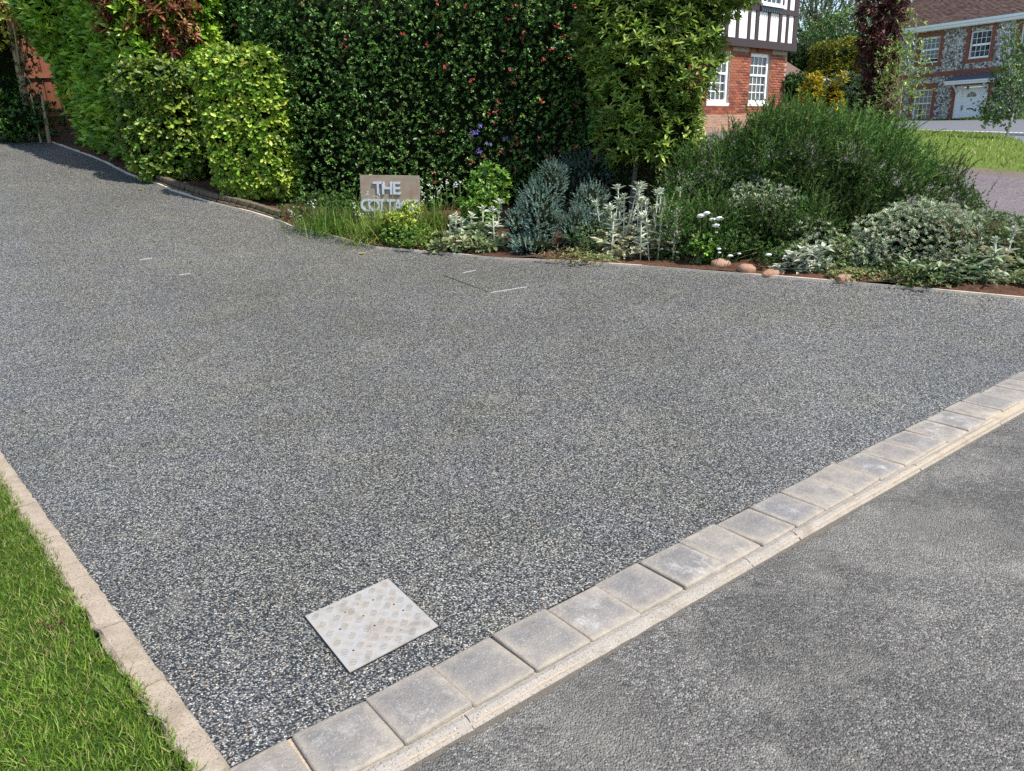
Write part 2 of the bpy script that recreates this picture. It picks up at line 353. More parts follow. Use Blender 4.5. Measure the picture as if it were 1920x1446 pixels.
M['pale_bark'] = simple('pale_bark', (.36, .27, .18), .9, .15, 0, 12, (.5, .4, .29), .8, .02)
M['birch'] = simple('birch_bark', (.62, .6, .56), .8, .2, 0, 9, (.4, .37, .34))
M['twig'] = simple('twig', (.06, .042, .03), .9, .1, 0, 20, (.12, .085, .06))
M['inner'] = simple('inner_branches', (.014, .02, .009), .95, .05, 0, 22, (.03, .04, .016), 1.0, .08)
M['stem'] = simple('green_stem', (.16, .24, .07), .7, .2, 0, 20, (.24, .3, .12))
M['felt_stem'] = simple('felted_stem', (.38, .43, .33), .9, .1, 0, 30, (.5, .53, .44))
def m_fence():
    t = NT('fence_board'); v = t.coord('Object', (9, 9, .8)); r = t.n('ShaderNodeObjectInfo').outputs['Random']
    c = t.mix(t.noise(v, 6, 5, .7), (.15, .055, .035), (.27, .10, .06)); c = t.mix(t.math('MULTIPLY', r, .4), c, (.18, .09, .06)); return t.done(c, .85, None, .15)
M['fence'] = m_fence()
def m_stone():
    t = NT('sandstone'); v = t.coord(); r = t.n('ShaderNodeObjectInfo').outputs['Random']
    c = t.mix(t.noise(v, 22, 5, .7), (.24, .13, .085), (.37, .22, .15)); c = t.mix(t.math('MULTIPLY', r, .45), c, (.36, .26, .19)); return t.done(c, .9, t.bump(t.noise(v, 60, 5, .7), .6, .01), .2)
M['stone'] = m_stone()
def m_sign():
    t = NT('weathered_board'); v = t.coord('Object', (1, 1, 7)); c = t.mix(t.noise(v, 5, 5, .7), (.19, .155, .12), (.37, .31, .25)); c = t.mix(t.maprange(t.noise(t.coord(), 6, 5, .7), .45, .65, 0, .75), c, (.27, .17, .12)); c = t.mix(t.maprange(t.noise(t.coord(), 17, 4, .7), .58, .72, 0, .6), c, (.2, .19, .16)); return t.done(c, .85, None, .2)
M['sign'] = m_sign()
M['letter'] = simple('letter_paint', (.36, .39, .45), .6, .3, 0, 25, (.55, .57, .62))
def m_plate():
    t = NT('dusty_aluminium'); v = t.coord(); c = t.mix(t.noise(v, 14, 5, .65), (.36, .365, .37), (.47, .44, .39)); c = t.mix(t.maprange(t.noise(v, 26, 5, .7), .45, .68, 0, .85), c, (.38, .32, .25)); c = t.mix(t.maprange(t.noise(v, 9, 5, .7), .52, .72, 0, .7), c, (.24, .2, .16))
    return t.done(c, .55, t.bump(t.noise(v, 90, 3), .2, .003), .5, .35)
M['plate'] = m_plate()
M['steel'] = simple('steel_trim', (.72, .74, .76), .35, .5, .6)
M['dark'] = simple('dark_recess', (.015, .016, .02), .9, .1)
M['black'] = simple('black_metal', (.02, .02, .022), .4, .5)
M['white_stone'] = simple('white_kerb_stone', (.6, .58, .54), .85, .2, 0, 10, (.42, .4, .37))
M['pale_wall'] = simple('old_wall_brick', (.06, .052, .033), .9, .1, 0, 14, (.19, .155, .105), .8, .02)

# ------------------------------------------------------------------ the setting: ground, drive, road, kerbs, lawns
KD = np.array([.789, .6145]); KD /= np.linalg.norm(KD); KN = np.array([KD[1], -KD[0]])      # along the kerb, towards the road
K0 = np.array([-.793, 1.673])
def kp(t, n=0.0): return K0 + KD * t + KN * n
ED = np.array([-2.87 + .793, 4.01 - 1.673]); ED /= np.linalg.norm(ED); EN = np.array([-ED[1], ED[0]])  # along the lawn edging, towards the lawn
EL = [K0 + ED * s for s in (0, 1, 2, 3.1, 5, 8, 12)]
edge_xy = [p[:2] for p in EDGE_W]
ext_r = pol(2080, 577, 7.9)[:2]; ext_r2 = pol(2400, 600, 9.0)[:2]

gx = np.r_[np.linspace(-260, -34, 18), np.arange(-32, 42, .8), np.linspace(44, 260, 18)]; gy = np.r_[np.linspace(-120, -14, 10), np.arange(-12, 52, .8), np.linspace(54, 320, 20)]
GX, GY = np.meshgrid(gx, gy); gv = np.c_[GX.ravel(), GY.ravel(), zt(GX.ravel(), GY.ravel()) - .10]
ii = (np.arange(len(gy) - 1)[:, None] * len(gx) + np.arange(len(gx) - 1)[None]).ravel()
tag(link('ground', mesh_np('ground', gv, np.c_[ii, ii + 1, ii + 1 + len(gx), ii + len(gx)], smooth=True), M['far_turf']), kind='structure')
drive_poly = [tuple(kp(0)), tuple(kp(4)), tuple(kp(8)), tuple(kp(9.5)), tuple(ext_r2), tuple(ext_r)] + [tuple(p) for p in edge_xy[::-1]] + [(-13.2, 20.5), (-17, 21)] + [tuple(p) for p in EL[::-1][:-1]]
sheet('driveway', drive_poly, M['drive'], 0.0, .5)
road_poly = [tuple(kp(-7, .30)), tuple(kp(12, .30)), tuple(kp(30, .30)), tuple(kp(30, 9)), tuple(kp(-7, 9))]
sheet('road', road_poly, M['road'], -.014, .8)
lawn_poly = [tuple(kp(0) + EN * .10)] + [tuple(p + EN * .10) for p in EL[1:]] + [(-16, 6), (-10, -3), tuple(kp(-6.5))] + [tuple(kp(-.14))]
def zlawn(x, y): return zt(x, y)
sheet('lawn', lawn_poly, M['turf'], .012, .5, zlawn)
# bed of soil behind the drive
rear = [pol(2400, 415, 11.5)[:2], pol(2080, 415, 9.9)[:2], pol(1860, 415, 9.2)[:2], ground(1700, 10.3)[:2], ground(1450, 11.2)[:2], ground(1200, 11.8)[:2], ground(900, 12.4)[:2], ground(600, 14)[:2], ground(350, 16)[:2], ground(200, 20)[:2], ground(60, 26)[:2], ground(-120, 27)[:2]]
bed_poly = [tuple(p) for p in edge_xy] + [tuple(ext_r), tuple(ext_r2)] + [tuple(p) for p in rear] + [(-13.2, 20.5)]
sheet('flower_bed', bed_poly, M['soil'], .02, .4, lambda x, y: zt(x, y) + .025 * np.sin(x * 7.1) * np.sin(y * 6.3))
# pinkish private road, oval lawn, grey road beyond
pink_poly = [tuple(p) for p in rear[::-1]][3:] + [(16, 13), (60, 20), (60, 46), (13, 46), (-14, 46)]
sheet('private_road', pink_poly, M['pink'], -.03, 1.0)
isl = [tuple(at(*q)[:2]) for q in ((1640, 287), (1720, 307), (1790, 318), (1920, 328), (2150, 345), (2150, 290), (1920, 270), (1768, 254.5), (1690, 251), (1640, 262))]
sheet('oval_lawn', isl, M['far_turf'], .03, .8)
lk = thing('oval_lawn_edging', None, None); lk['kind'] = 'structure'
isl_d = []
for a_, b_ in zip(isl[:4], isl[1:5]):
    for k in range(12): isl_d.append(np.array(a_) + (np.array(b_) - np.array(a_)) * k / 12)
ribbon('edging_strip', isl_d, .05, .04, .036, -.15, M['edging'], lk)
grey = [tuple(at(*q)[:2]) for q in ((1600, 262), (1640, 262), (1690, 251), (1768, 254.5), (1920, 270), (2150, 290))] + [(60, 40), (60, 75), (30, 58), (21, 49.5), (14, 44), (12, 34)]
sheet('grey_road', grey, M['grey_road'], -.01, 1.5)

# kerb of rumbled blocks with concrete channel
kerb = thing('block_kerb', None, None, (0, 0, 0)); kerb['kind'] = 'structure'
bmsh = [bevel_box_mesh('kerb_block', .2315, .2365, .08, .009, 2, .004) for _ in range(5)]
for m_ in bmsh: m_.materials.append(M['block'])
PITCH_B = .2385; ang = math.atan2(KD[1], KD[0])
for i in range(-4, 34):
    c = kp(-.07 + PITCH_B * (i + .5) + random.uniform(-.003, .003), .122 + random.uniform(-.004, .004))
    o = link('block', bmsh[(i * 7) % 5], None, kerb); z = z1(*c)
    o.location = (c[0], c[1], z - .028 + random.uniform(-.004, .004)); o.rotation_euler = (random.uniform(-.02, .02), random.uniform(-.02, .02), ang + random.uniform(-.012, .012) + (math.pi / 2) * (i % 4))
bed_pts = [kp(t) for t in np.arange(-1.2, 9.2, .4)]
ribbon('joint_sand', bed_pts, 0.002, .285, -.006, -.1, M['sand'], kerb)
jt = [-1.05, -.35] + [float(np.dot(flat(*q)[:2] - K0, KD)) for q in ((872, 1344), (1401, 1051), (1492, 1001), (1720, 872))] + [4.3, 5.2, 6.1, 7.0]
for a, b in zip(jt, jt[1:]):
    n = max(2, int((b - a) / .05)); V = []; F = []
    for k in range(n + 1):
        t = a + .002 + (b - a - .004) * k / n; w = .30 + .003 * math.sin(t * 1.3) + random.uniform(-.005, .005); z = z1(*kp(t, .28))
        prof = [(.246, -.12), (.246, .004), (.262, .006), (w - .03, .001 + random.uniform(-.002, .002)), (w, -.017), (w, -.12)]
        V += [(*kp(t, q), z + zz) for q, zz in prof]
    for k in range(n):
        for q in range(5): F.append((k * 6 + q, k * 6 + q + 1, k * 6 + 7 + q, k * 6 + 6 + q))
    F += [(0, 1, 2, 3, 4, 5), tuple(n * 6 + q for q in range(6))[::-1]]
    me = mesh_py('channel_piece', V, F)
    bm = bmesh.new(); bm.from_mesh(me); bmesh.ops.recalc_face_normals(bm, faces=bm.faces[:]); bm.to_mesh(me); bm.free()
    link('channel_piece', me, M['kerb'], kerb)
gv_ = []; gf_ = []
tt = np.arange(-1.2, 7.2, .02)
for k, t in enumerate(tt):
    w0 = .297; w1 = .303 + .010 * max(0, math.sin(t * 3.1) + .6 * math.sin(t * 8.3 + 1)) + .014 * random.random(); z = z1(*kp(t, .31))
    gv_ += [(*kp(t, w0), z - .0125), (*kp(t, w1), z - .0128)]
    if k: gf_.append((2 * k - 2, 2 * k - 1, 2 * k + 1, 2 * k))
link('channel_dirt', mesh_py('channel_dirt', gv_, gf_), M['grime'], kerb)['kind'] = 'stuff'
# lawn edging pieces
edg = thing('lawn_edging', None, None); edg['kind'] = 'structure'
s = -.02
while s < 9:
    L = random.uniform(.40, .5); n = 9; V = []; F = []
    for k in range(n + 1):
        t = s + .004 + (L - .008) * k / n; c = K0 + ED * t; z = z1(*c)
        j = [random.uniform(-.009, .009) for _ in range(4)]
        prof = [(0.0, -.12), (0.0 + j[0] * .4, .012), (.012 + j[1] * .5, .021 + j[2] * .3), (.078, .019 + j[3] * .4), (.092 + j[1], .008), (.09, -.12)]
        V += [(c[0] + EN[0] * q, c[1] + EN[1] * q, z + zz) for q, zz in prof]
    for k in range(n):
        for q in range(5): F.append((k * 6 + q, k * 6 + q + 1, k * 6 + 7 + q, k * 6 + 6 + q))
    F += [(0, 1, 2, 3, 4, 5), tuple(n * 6 + q for q in range(6))[::-1]]
    me = mesh_py('edging_piece', V, F)
    bm = bmesh.new(); bm.from_mesh(me); bmesh.ops.recalc_face_normals(bm, faces=bm.faces[:]); bm.to_mesh(me); bm.free()
    link('edging_piece', me, M['edging'], edg); s += L
# pale strip along the bed
bs = thing('bed_edging', None, None); bs['kind'] = 'structure'
sub = []
for a, b in zip(EDGE_W, EDGE_W[1:]):
    nseg = max(1, int(np.linalg.norm(b - a) / .45))
    for k in range(nseg): sub.append(a + (b - a) * k / nseg)
sub += [EDGE_W[-1], np.array([*ext_r, 0]), np.array([*ext_r2, 0])]
cuts = list(range(0, len(sub) - 1, 5)) + [len(sub) - 1]
for a, b in zip(cuts, cuts[1:]):
    if b > a: ribbon('edging_board', sub[a:b + 1], .022, .006, .022, -.08, M['strip'], bs)
# white stones along the far drive
ws = thing('white_stone_edging', None, None); ws['kind'] = 'structure'
wsm = bevel_box_mesh('kerb_stone', .42, .2, .16, .03, 2, .02); wsm.materials.append(M['white_stone'])
A, B = at(1680, 246.5)[:2], at(1960, 256)[:2]
nst = 34
for k in range(nst):
    p = A + (B - A) * (k + .5) / nst; o = link('stone', wsm, None, ws); o.location = (p[0], p[1], z1(*p) + .04); o.rotation_euler = (0, 0, math.atan2(B[1] - A[1], B[0] - A[0]) + random.uniform(-.1, .1))
#@@PART2
# ------------------------------------------------------------------ foliage tools
def unit(v): return v / (np.linalg.norm(v, axis=-1, keepdims=True) + 1e-9)
def rdir(n): return unit(RNG.normal(size=(n, 3)))
def pal(cols, n, jit=.12):
    cols = np.array(cols); i = RNG.random(n) * (len(cols) - 1); k = np.minimum(i.astype(int), len(cols) - 2); f = (i - k)[:, None]
    c = cols[k] * (1 - f) + cols[k + 1] * f
    return np.clip(c * (1 + RNG.normal(0, jit, (n, 1))) * (1 + RNG.normal(0, jit * .35, (n, 3))), .003, .95)
T_LEAF = ([(0, 0, 0), (.28, .5, 1), (.68, .40, .85), (1, 0, 0), (.68, -.40, .85), (.28, -.5, 1)], [(0, 3, 2, 1), (0, 5, 4, 3)])
T_OVAL = ([(0, 0, 0), (.2, .42, 1), (.75, .5, .85), (1, 0, 0), (.75, -.5, .85), (.2, -.42, 1)], [(0, 3, 2, 1), (0, 5, 4, 3)])
T_NEEDLE = ([(0, 0, 0), (.4, .5, 0), (1, 0, 0), (.4, -.5, 0)], [(0, 3, 2, 1)])
T_BLADE = ([(0, -.5, 0), (0, .5, 0), (.5, .42, .0), (.5, -.42, .0), (1, .06, 0), (1, -.06, 0)], [(0, 1, 2, 3), (3, 2, 4, 5)])
def leaves(root, name, P, A, U, L, W, col, mat, tpl=T_LEAF, fold=.12, droop=.15, kind='stuff'):
    n = len(P)
    if n == 0: return None
    A = unit(A); S = np.cross(A, U); S = unit(S + 1e-4 * rdir(n)); N = np.cross(S, A)
    N = np.where((N[:, 2:3] < 0), -N, N) if tpl is not T_BLADE else N
    L = np.broadcast_to(np.asarray(L, float), (n,))[:, None]; W = np.broadcast_to(np.asarray(W, float), (n,))[:, None]
    tv, tf = tpl; V = np.empty((n, len(tv), 3))
    for k, (t, s, h) in enumerate(tv):
        V[:, k] = P + A * t * L + S * s * W + N * (h * fold * W - droop * t * t * L)
    off = np.array(root.location) if root is not None else 0
    F = (np.arange(n)[:, None, None] * len(tv) + np.array(tf)[None]).reshape(-1, len(tf[0]))
    C = np.repeat(col, len(tv), axis=0)
    o = link(name, mesh_np(name, (V - off).reshape(-1, 3), F, C), mat, root)
    if kind: o['kind'] = kind
    return o
class Bag:
    """collects leaves of one part"""
    def __init__(s): s.d = []
    def add(s, P, A, U, L, W, C):
        n = len(P); s.d.append((P, unit(np.broadcast_to(A, (n, 3))), np.broadcast_to(U, (n, 3)), np.broadcast_to(L, (n,)), np.broadcast_to(W, (n,)), C))
    def build(s, root, name, mat, **kw):
        if not s.d: return None
        a = [np.concatenate([q[i] for q in s.d]) for i in range(6)]
        return leaves(root, name, *a, mat, **kw)
def wob(P, seed, f=1.0):
    r = np.random.default_rng(seed); o = np.zeros(len(P))
    for k, (a, w) in enumerate(((1.0, 1.3), (.6, 2.9), (.4, 6.1), (.22, 12.0))):
        for _ in range(2):
            d = r.normal(size=3); d /= np.linalg.norm(d); o += a * np.sin(P @ d * w * f + r.random() * 6.28)
    return o / 2.2
def sd_box(c, half, rz, rnd=.15):
    c = np.array(c); half = np.array(half); ca, sa = math.cos(rz), math.sin(rz)
    def f(P):
        q = P - c; q = np.stack([q[:, 0] * ca + q[:, 1] * sa, -q[:, 0] * sa + q[:, 1] * ca, q[:, 2]], 1)
        d = np.abs(q) - (half - rnd); return np.linalg.norm(np.maximum(d, 0), axis=1) + np.minimum(d.max(1), 0) - rnd
    return f, c, np.full(3, np.linalg.norm(half[:2])) * [1, 1, 0] + [0, 0, half[2]]
def sd_ell(c, r):
    c = np.array(c); r = np.array(r)
    def f(P):
        q = (P - c) / r; k = np.linalg.norm(q, axis=1); return (k - 1) * r.min()
    return f, c, r
def union(shapes, seed, amp, fr=1.0):
    lo = np.min([c - r for _, c, r in shapes], 0) - amp * 1.5; hi = np.max([c + r for _, c, r in shapes], 0) + amp * 1.5
    def f(P): return np.min([g(P) for g, _, _ in shapes], 0) + amp * wob(P, seed, fr)
    return f, lo, hi
CAMP = np.array([0, 0, CAM_H])
def shell(sdf, n, depth, back=.25, zmin=None, tail=0.0):
    f, lo, hi = sdf; Ps = []; Ns = []; got = 0; it = 0
    while got < n and it < 120:
        it += 1
        P = lo + RNG.random((60000, 3)) * (hi - lo); d = f(P); dep = depth * RNG.random(len(P)) ** 1.3
        m = (d < tail * RNG.random(len(P)) ** 3) & (d > -dep)
        if zmin is not None: m &= P[:, 2] > zt(P[:, 0], P[:, 1]) + zmin
        P = P[m]
        if len(P) == 0: continue
        e = .03; N = unit(np.stack([f(P + [e, 0, 0]) - f(P - [e, 0, 0]), f(P + [0, e, 0]) - f(P - [0, e, 0]), f(P + [0, 0, e]) - f(P - [0, 0, e])], 1))
        fc = (N * unit(CAMP - P)).sum(1); keep = RNG.random(len(P)) < np.where(fc > -.25, 1, back)
        Ps.append(P[keep]); Ns.append(N[keep]); got += keep.sum()
    P = np.concatenate(Ps)[:n]; N = np.concatenate(Ns)[:n]; return P, N
def blob_core(root, name, shapes, scale=.8, mat=None, seed=3, floor=True):
    """dark inner branch mass of a shrub (one closed lump per lobe)"""
    V = []; F = []
    for g, c, r in shapes:
        bm = bmesh.new(); bmesh.ops.create_icosphere(bm, subdivisions=3, radius=1)
        P = np.array([v.co[:] for v in bm.verts]); lo = np.zeros(len(P)); hi = np.full(len(P), float(np.linalg.norm(r)) * 1.6)
        for _ in range(24):
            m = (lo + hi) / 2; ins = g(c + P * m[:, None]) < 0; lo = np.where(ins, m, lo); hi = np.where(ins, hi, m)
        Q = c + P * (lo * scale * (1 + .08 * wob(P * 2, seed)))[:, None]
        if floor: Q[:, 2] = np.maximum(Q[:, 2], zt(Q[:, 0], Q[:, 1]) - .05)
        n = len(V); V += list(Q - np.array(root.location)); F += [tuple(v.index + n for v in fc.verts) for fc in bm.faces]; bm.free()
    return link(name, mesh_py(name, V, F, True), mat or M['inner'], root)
def whorl(bag, P, AX, nl, spread, L, W, cols, jit=.12, lj=.2, face=None):
    """nl leaves radiating round each shoot tip; spread = angle from the shoot"""
    n = len(P); AX = unit(AX); ref = rdir(n); B1 = unit(np.cross(AX, ref)); B2 = np.cross(AX, B1)
    base = np.clip(pal(cols, n, jit) * (1 + .22 * wob(P, 515, 1.7)).clip(.55, 1.5)[:, None], .003, .9); fc_ = np.array([0, 0, .7]) if face is None else face
    for k in range(nl):
        w = 2.39996 * k + RNG.random(n) * .5; sp = spread * (1.15 - .55 * k / nl) * (1 + RNG.normal(0, .12, n))
        R = B1 * np.cos(w)[:, None] + B2 * np.sin(w)[:, None]; A = AX * np.cos(sp)[:, None] + R * np.sin(sp)[:, None]
        Lk = L * (1 - .35 * k / nl) * (1 + RNG.normal(0, lj, n)).clip(.5, 1.5)
        bag.add(P + AX * (L * .35 * (k / nl))[..., None] if np.ndim(L) else P + AX * (L * .35 * k / nl), A, AX * .6 + fc_ + .35 * rdir(n), Lk, W * Lk / L, np.clip(base * (1 + RNG.normal(0, .1, (n, 1))), .003, .95))
def stems(root, n, base, sdfP, r0=.012, name='branch', mat=None, reach=.62, N=None):
    """branches from the ground (or from base) up into the foliage, kept inside it"""
    lst = []; mid = sdfP.mean(0)
    for i in RNG.choice(len(sdfP), min(n, len(sdfP)), replace=False):
        e = sdfP[i]; tgt = mid + (e - mid) * reach
        if N is not None: tgt = e - N[i] * .6; b = np.array([tgt[0], tgt[1], z1(tgt[0], tgt[1])]) + RNG.normal(0, .05, 3) * [1, 1, 0]
        else: b = base + RNG.normal(0, .05, 3) * [1, 1, 0]
        m = (b + tgt) / 2 + RNG.normal(0, .03, 3)
        lst.append(([b, m, tgt], [r0, r0 * .6, r0 * .2]))
    o = tubes(name, lst, mat or M['twig'], root, np.array(root.location), 5); o['kind'] = 'stuff'; return o

G_LAUREL = [(.07, .17, .018), (.15, .29, .025), (.24, .40, .036), (.35, .49, .06)]
G_PRIVET = [(.085, .16, .02), (.165, .28, .026), (.27, .39, .042), (.39, .47, .07)]
G_ESCAL = [(.036, .092, .022), (.068, .155, .032), (.12, .24, .046), (.21, .34, .085)]
G_BAY = [(.075, .13, .024), (.145, .23, .038), (.24, .34, .055), (.37, .45, .095)]
G_ROSE = [(.03, .08, .015), (.055, .125, .024), (.09, .175, .036), (.17, .23, .08)]
G_BLUE = [(.09, .16, .125), (.14, .22, .18), (.2, .29, .24)]
G_SILV = [(.2, .25, .14), (.34, .39, .26), (.48, .52, .38)]
G_FELT = [(.36, .42, .31), (.48, .53, .42), (.62, .66, .56)]
G_GRASS = [(.05, .12, .02), (.10, .2, .03), (.2, .29, .05), (.33, .36, .1)]

# ------------------------------------------------------------------ clipped hedges and shrubs behind the drive
def frame2(pA, pB):
    d = pB[:2] - pA[:2]; L = np.linalg.norm(d); d = d / L; return d, L, math.atan2(d[1], d[0])
# cherry laurel hedge along the drive
pA = ground(285, 13.2); pB = ground(150, 16.6); d, L, rz = frame2(pA, pB); nrm = np.array([d[1], -d[0]])     # away from the drive
if np.dot(nrm, [1, 0]) < 0: nrm = -nrm
c0 = (pA + pB) / 2; zc = c0[2]
cx = c0[:2] + nrm * .60
lau = thing('laurel_hedge', 'tall bright green laurel hedge with long glossy leaves along the far left of the drive', 'hedge', tuple(c0))
sh = [sd_box((cx[0], cx[1], zc + 1.95), (L / 2 + .1, .85, 2.3), rz, .4), sd_ell((pB[0] + nrm[0] * .6 - d[0] * .2, pB[1] + nrm[1] * .6 - d[1] * .2, pB[2] + 2.3), (1.15, 1.15, 1.3))]
def recede(shapes, nv, z0, h, amt):
    nv = np.array([nv[0], nv[1], 0.0])
    def wrap(g): return lambda P: g(P - nv * (amt * np.clip(1 - (P[:, 2:3] - z0) / h, 0, 1)))
    return [(wrap(g), c_, r_ + amt) for g, c_, r_ in shapes]
sh = recede(sh, nrm, zc, 1.2, .2)
S = union(sh, 11, .12)
P, N = shell(S, 5600, .28, .12, .03)
bag = Bag(); whorl(bag, P, N * .6 + np.array([.1, -.15, .6]) + .35 * rdir(len(P)), 5, .8, .165, .06, G_LAUREL, .16, face=N * .75 + [.1, 0, .35])
bag.build(lau, 'foliage', M['leaf_gloss'], fold=.2, droop=.12)
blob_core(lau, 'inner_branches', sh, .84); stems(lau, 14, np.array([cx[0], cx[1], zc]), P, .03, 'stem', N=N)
# two clipped yellow-green bushes
def clipped(px0, px1, D, top, label, seed, n, leaf=.055, cols=G_PRIVET, amp=.06):
    a, b = ground(px0, D + .25), ground(px1, D - .15); dd, LL, rz = frame2(a, b); nn = np.array([-dd[1], dd[0]]); c = (a + b) / 2
    if nn[1] < 0: nn = -nn
    zb = c[2]; h = (top - zb) / 2; cc = c[:2] + nn * .12
    r = thing('clipped_bush', label, 'bush', tuple(c), group='clipped yellow-green bushes')
    s_ = [sd_box((cc[0], cc[1], zb + h + .03), (LL / 2, .62, h), rz, .3)]
    s_ = recede(s_, nn, zb, .9, .12)
    P, N = shell(union(s_, seed, amp), n, .2, .25, .0, .05)
    bag = Bag(); whorl(bag, P, N + np.array([0, 0, .55]) + .5 * rdir(len(P)), 4, .9, leaf, leaf * .5, cols, .18, face=N * .5 + [0, 0, .45]); bag.build(r, 'foliage', M['leaf'], tpl=T_OVAL, fold=.15)
    blob_core(r, 'inner_branches', s_, .8); stems(r, 10, c, P, .02, 'stem', N=N); return r
clipped(398, 548, 11.75, 2.78, 'taller yellow-green clipped bush with a bright flat top over the low wall', 21, 3200, .085)
clipped(250, 372, 13.3, 2.72, 'shorter yellow-green clipped bush beside the laurel hedge, under the red-leaved shrub', 22, 2100, .09, [(.055, .12, .018), (.115, .205, .025), (.2, .3, .04), (.32, .4, .06)], .12)
# red-leaved photinia
r = thing('photinia_shrub', 'dark shrub with red and bronze new leaves at its shoot tips above the clipped bushes', 'shrub', tuple(ground(255, 14.2)))
pc = pol(262, 50, 13.6)
sh = [sd_ell(pc + [-.12, 0, .2], (.42, .42, .5)), sd_ell(pc + [.3, .1, .05], (.36, .4, .42))]
P, N = shell(union(sh, 31, .1), 420, .22, .3, None, .15)
bag = Bag(); whorl(bag, P, N * .8 + np.array([0, 0, .5]) + .4 * rdir(len(P)), 9, 1.05, .13, .042, [(.13, .04, .028), (.22, .07, .045), (.32, .13, .075), (.24, .14, .05)], .2); bag.build(r, 'red_foliage', M['leaf_gloss'], fold=.25)
P2, N2 = shell(union(sh, 31, .1), 170, .5, .3, None); bag = Bag(); whorl(bag, P2, N2 + .6 * rdir(len(P2)), 6, 1.0, .12, .045, G_LAUREL[:3], .2); bag.build(r, 'green_foliage', M['leaf_gloss'], fold=.2)
stems(r, 16, ground(255, 14.2), P, .025, 'branch')
# big dark hedge with small red flowers
pA = ground(470, 11.95); pB = ground(1225, 10.45); dd, LL, rz = frame2(pA, pB); nn = np.array([-dd[1], dd[0]]); c = (pA + pB) / 2
if nn[1] < 0: nn = -nn
esc = thing('escallonia_hedge', 'tall dense dark green hedge dotted with small red flowers behind the name board', 'hedge', tuple(c))
cc = c[:2] + nn * .8
sh = [sd_box((cc[0], cc[1], c[2] + 1.7), (LL / 2 + .1, .8, 1.95), rz, .3)]
bA = ground(640, 12.9); bB = ground(255, 16.2); d2, L2, rz2 = frame2(bA, bB); bc = (bA + bB) / 2
sh.append(sd_box((bc[0], bc[1] + .2, bc[2] + 1.75), (L2 / 2 + .2, .75, 2.1), rz2, .3))
S = union(sh, 41, .15, 1.1)
P, N = shell(S, 31000, .22, .06, .08, .10)
bag = Bag(); whorl(bag, P, N * .7 + np.array([0, 0, .5]) + .65 * rdir(len(P)), 5, .9, .043, .023, G_ESCAL, .25); bag.build(esc, 'foliage', M['leaf_gloss'], tpl=T_OVAL, fold=.25)
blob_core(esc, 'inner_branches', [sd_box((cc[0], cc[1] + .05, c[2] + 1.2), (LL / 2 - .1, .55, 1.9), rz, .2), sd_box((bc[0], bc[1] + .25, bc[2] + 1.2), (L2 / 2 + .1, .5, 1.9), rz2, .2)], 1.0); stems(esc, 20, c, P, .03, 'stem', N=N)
Pf, Nf = shell(S, 1500, .04, .05, .35, .12); m = wob(Pf, 5, .9) + .16 * (Pf[:, 0] + .4) > -.35; Pf, Nf = Pf[m][:420], Nf[m][:420]
bag = Bag(); k = np.repeat(np.arange(len(Pf)), 3); Pq = Pf[k] + RNG.normal(0, .016, (len(k), 3)) + Nf[k] * .02
whorl(bag, Pq + Nf[k] * .025, Nf[k] + .5 * rdir(len(k)), 5, .8, .025, .014, [(.45, .04, .055), (.65, .10, .11), (.65, .25, .2)], .2); bag.build(esc, 'red_flowers', M['petal'])
vio = [pol(x, y, 10.2) for x, y in ((893, 242), (890, 252), (898, 236), (950, 257), (916, 272), (900, 284), (906, 322), (1048, 84), (895, 283), (885, 255))]
vio = np.repeat(np.array(vio), 2, 0) + RNG.normal(0, .02, (20, 3)); bag = Bag(); whorl(bag, vio, np.tile([0, -1., .2], (20, 1)) + .5 * rdir(20), 5, 1.1, .032, .013, [(.16, .11, .42), (.24, .17, .55)], .15); bag.build(esc, 'violet_flowers', M['petal'])
# small evergreen tree at the end of the hedge
tb = ground(1186, 9.75)
bay = thing('evergreen_tree', 'small evergreen tree with pale olive whorled leaves at the right end of the dark hedge', 'tree', tuple(tb))
def bp(px, py, D=9.7): return pol(px, py, D)
sh = [sd_ell(bp(1220, 90), (.76, .75, .9)), sd_ell(bp(1175, 40), (.6, .65, .8)), sd_ell(bp(1302, 35), (.34, .5, .6)), sd_ell(bp(1195, 190), (.54, .55, .62)), sd_ell(bp(1256, 170), (.28, .42, .58)), sd_ell(bp(1245, 255), (.42, .42, .36)), sd_ell(bp(1165, 250), (.36, .4, .42)), sd_ell(bp(1280, 235), (.2, .3, .28)), sd_ell(bp(1265, -40), (.85, .75, .55))]
S = union(sh, 51, .13, 1.3)
P, N = shell(S, 3100, .3, .3, .2, .08)
bag = Bag(); whorl(bag, P, N * .5 + np.array([0, 0, .8]) + .45 * rdir(len(P)), 7, 1.0, .098, .033, G_BAY, .16, face=N * .3 + [0, 0, .5]); bag.build(bay, 'crown', M['leaf'], fold=.2)
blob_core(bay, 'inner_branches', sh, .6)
tk = [tb - [0, 0, .05], tb + [.01, 0, .35], tb + [.05, .02, .75], tb + [.1, .05, 1.3], tb + [.2, .05, 2.2]]
tubes('trunk', [(tk, [.04, .034, .03, .026, .015])], M['bark'], bay, tb, 8)
stems(bay, 26, tb + [.1, .05, 1.1], P, .014, 'branch')
pp = ground(1218, 10.3); o = boxes('gate_post', [(-.07, .07, -.07, .07, -.05, .95), (-.085, .085, -.085, .085, .95, .99)], M['twig'], None, tuple(pp)); tag(o, 'dark square timber post half hidden behind the evergreen tree trunk', 'post')

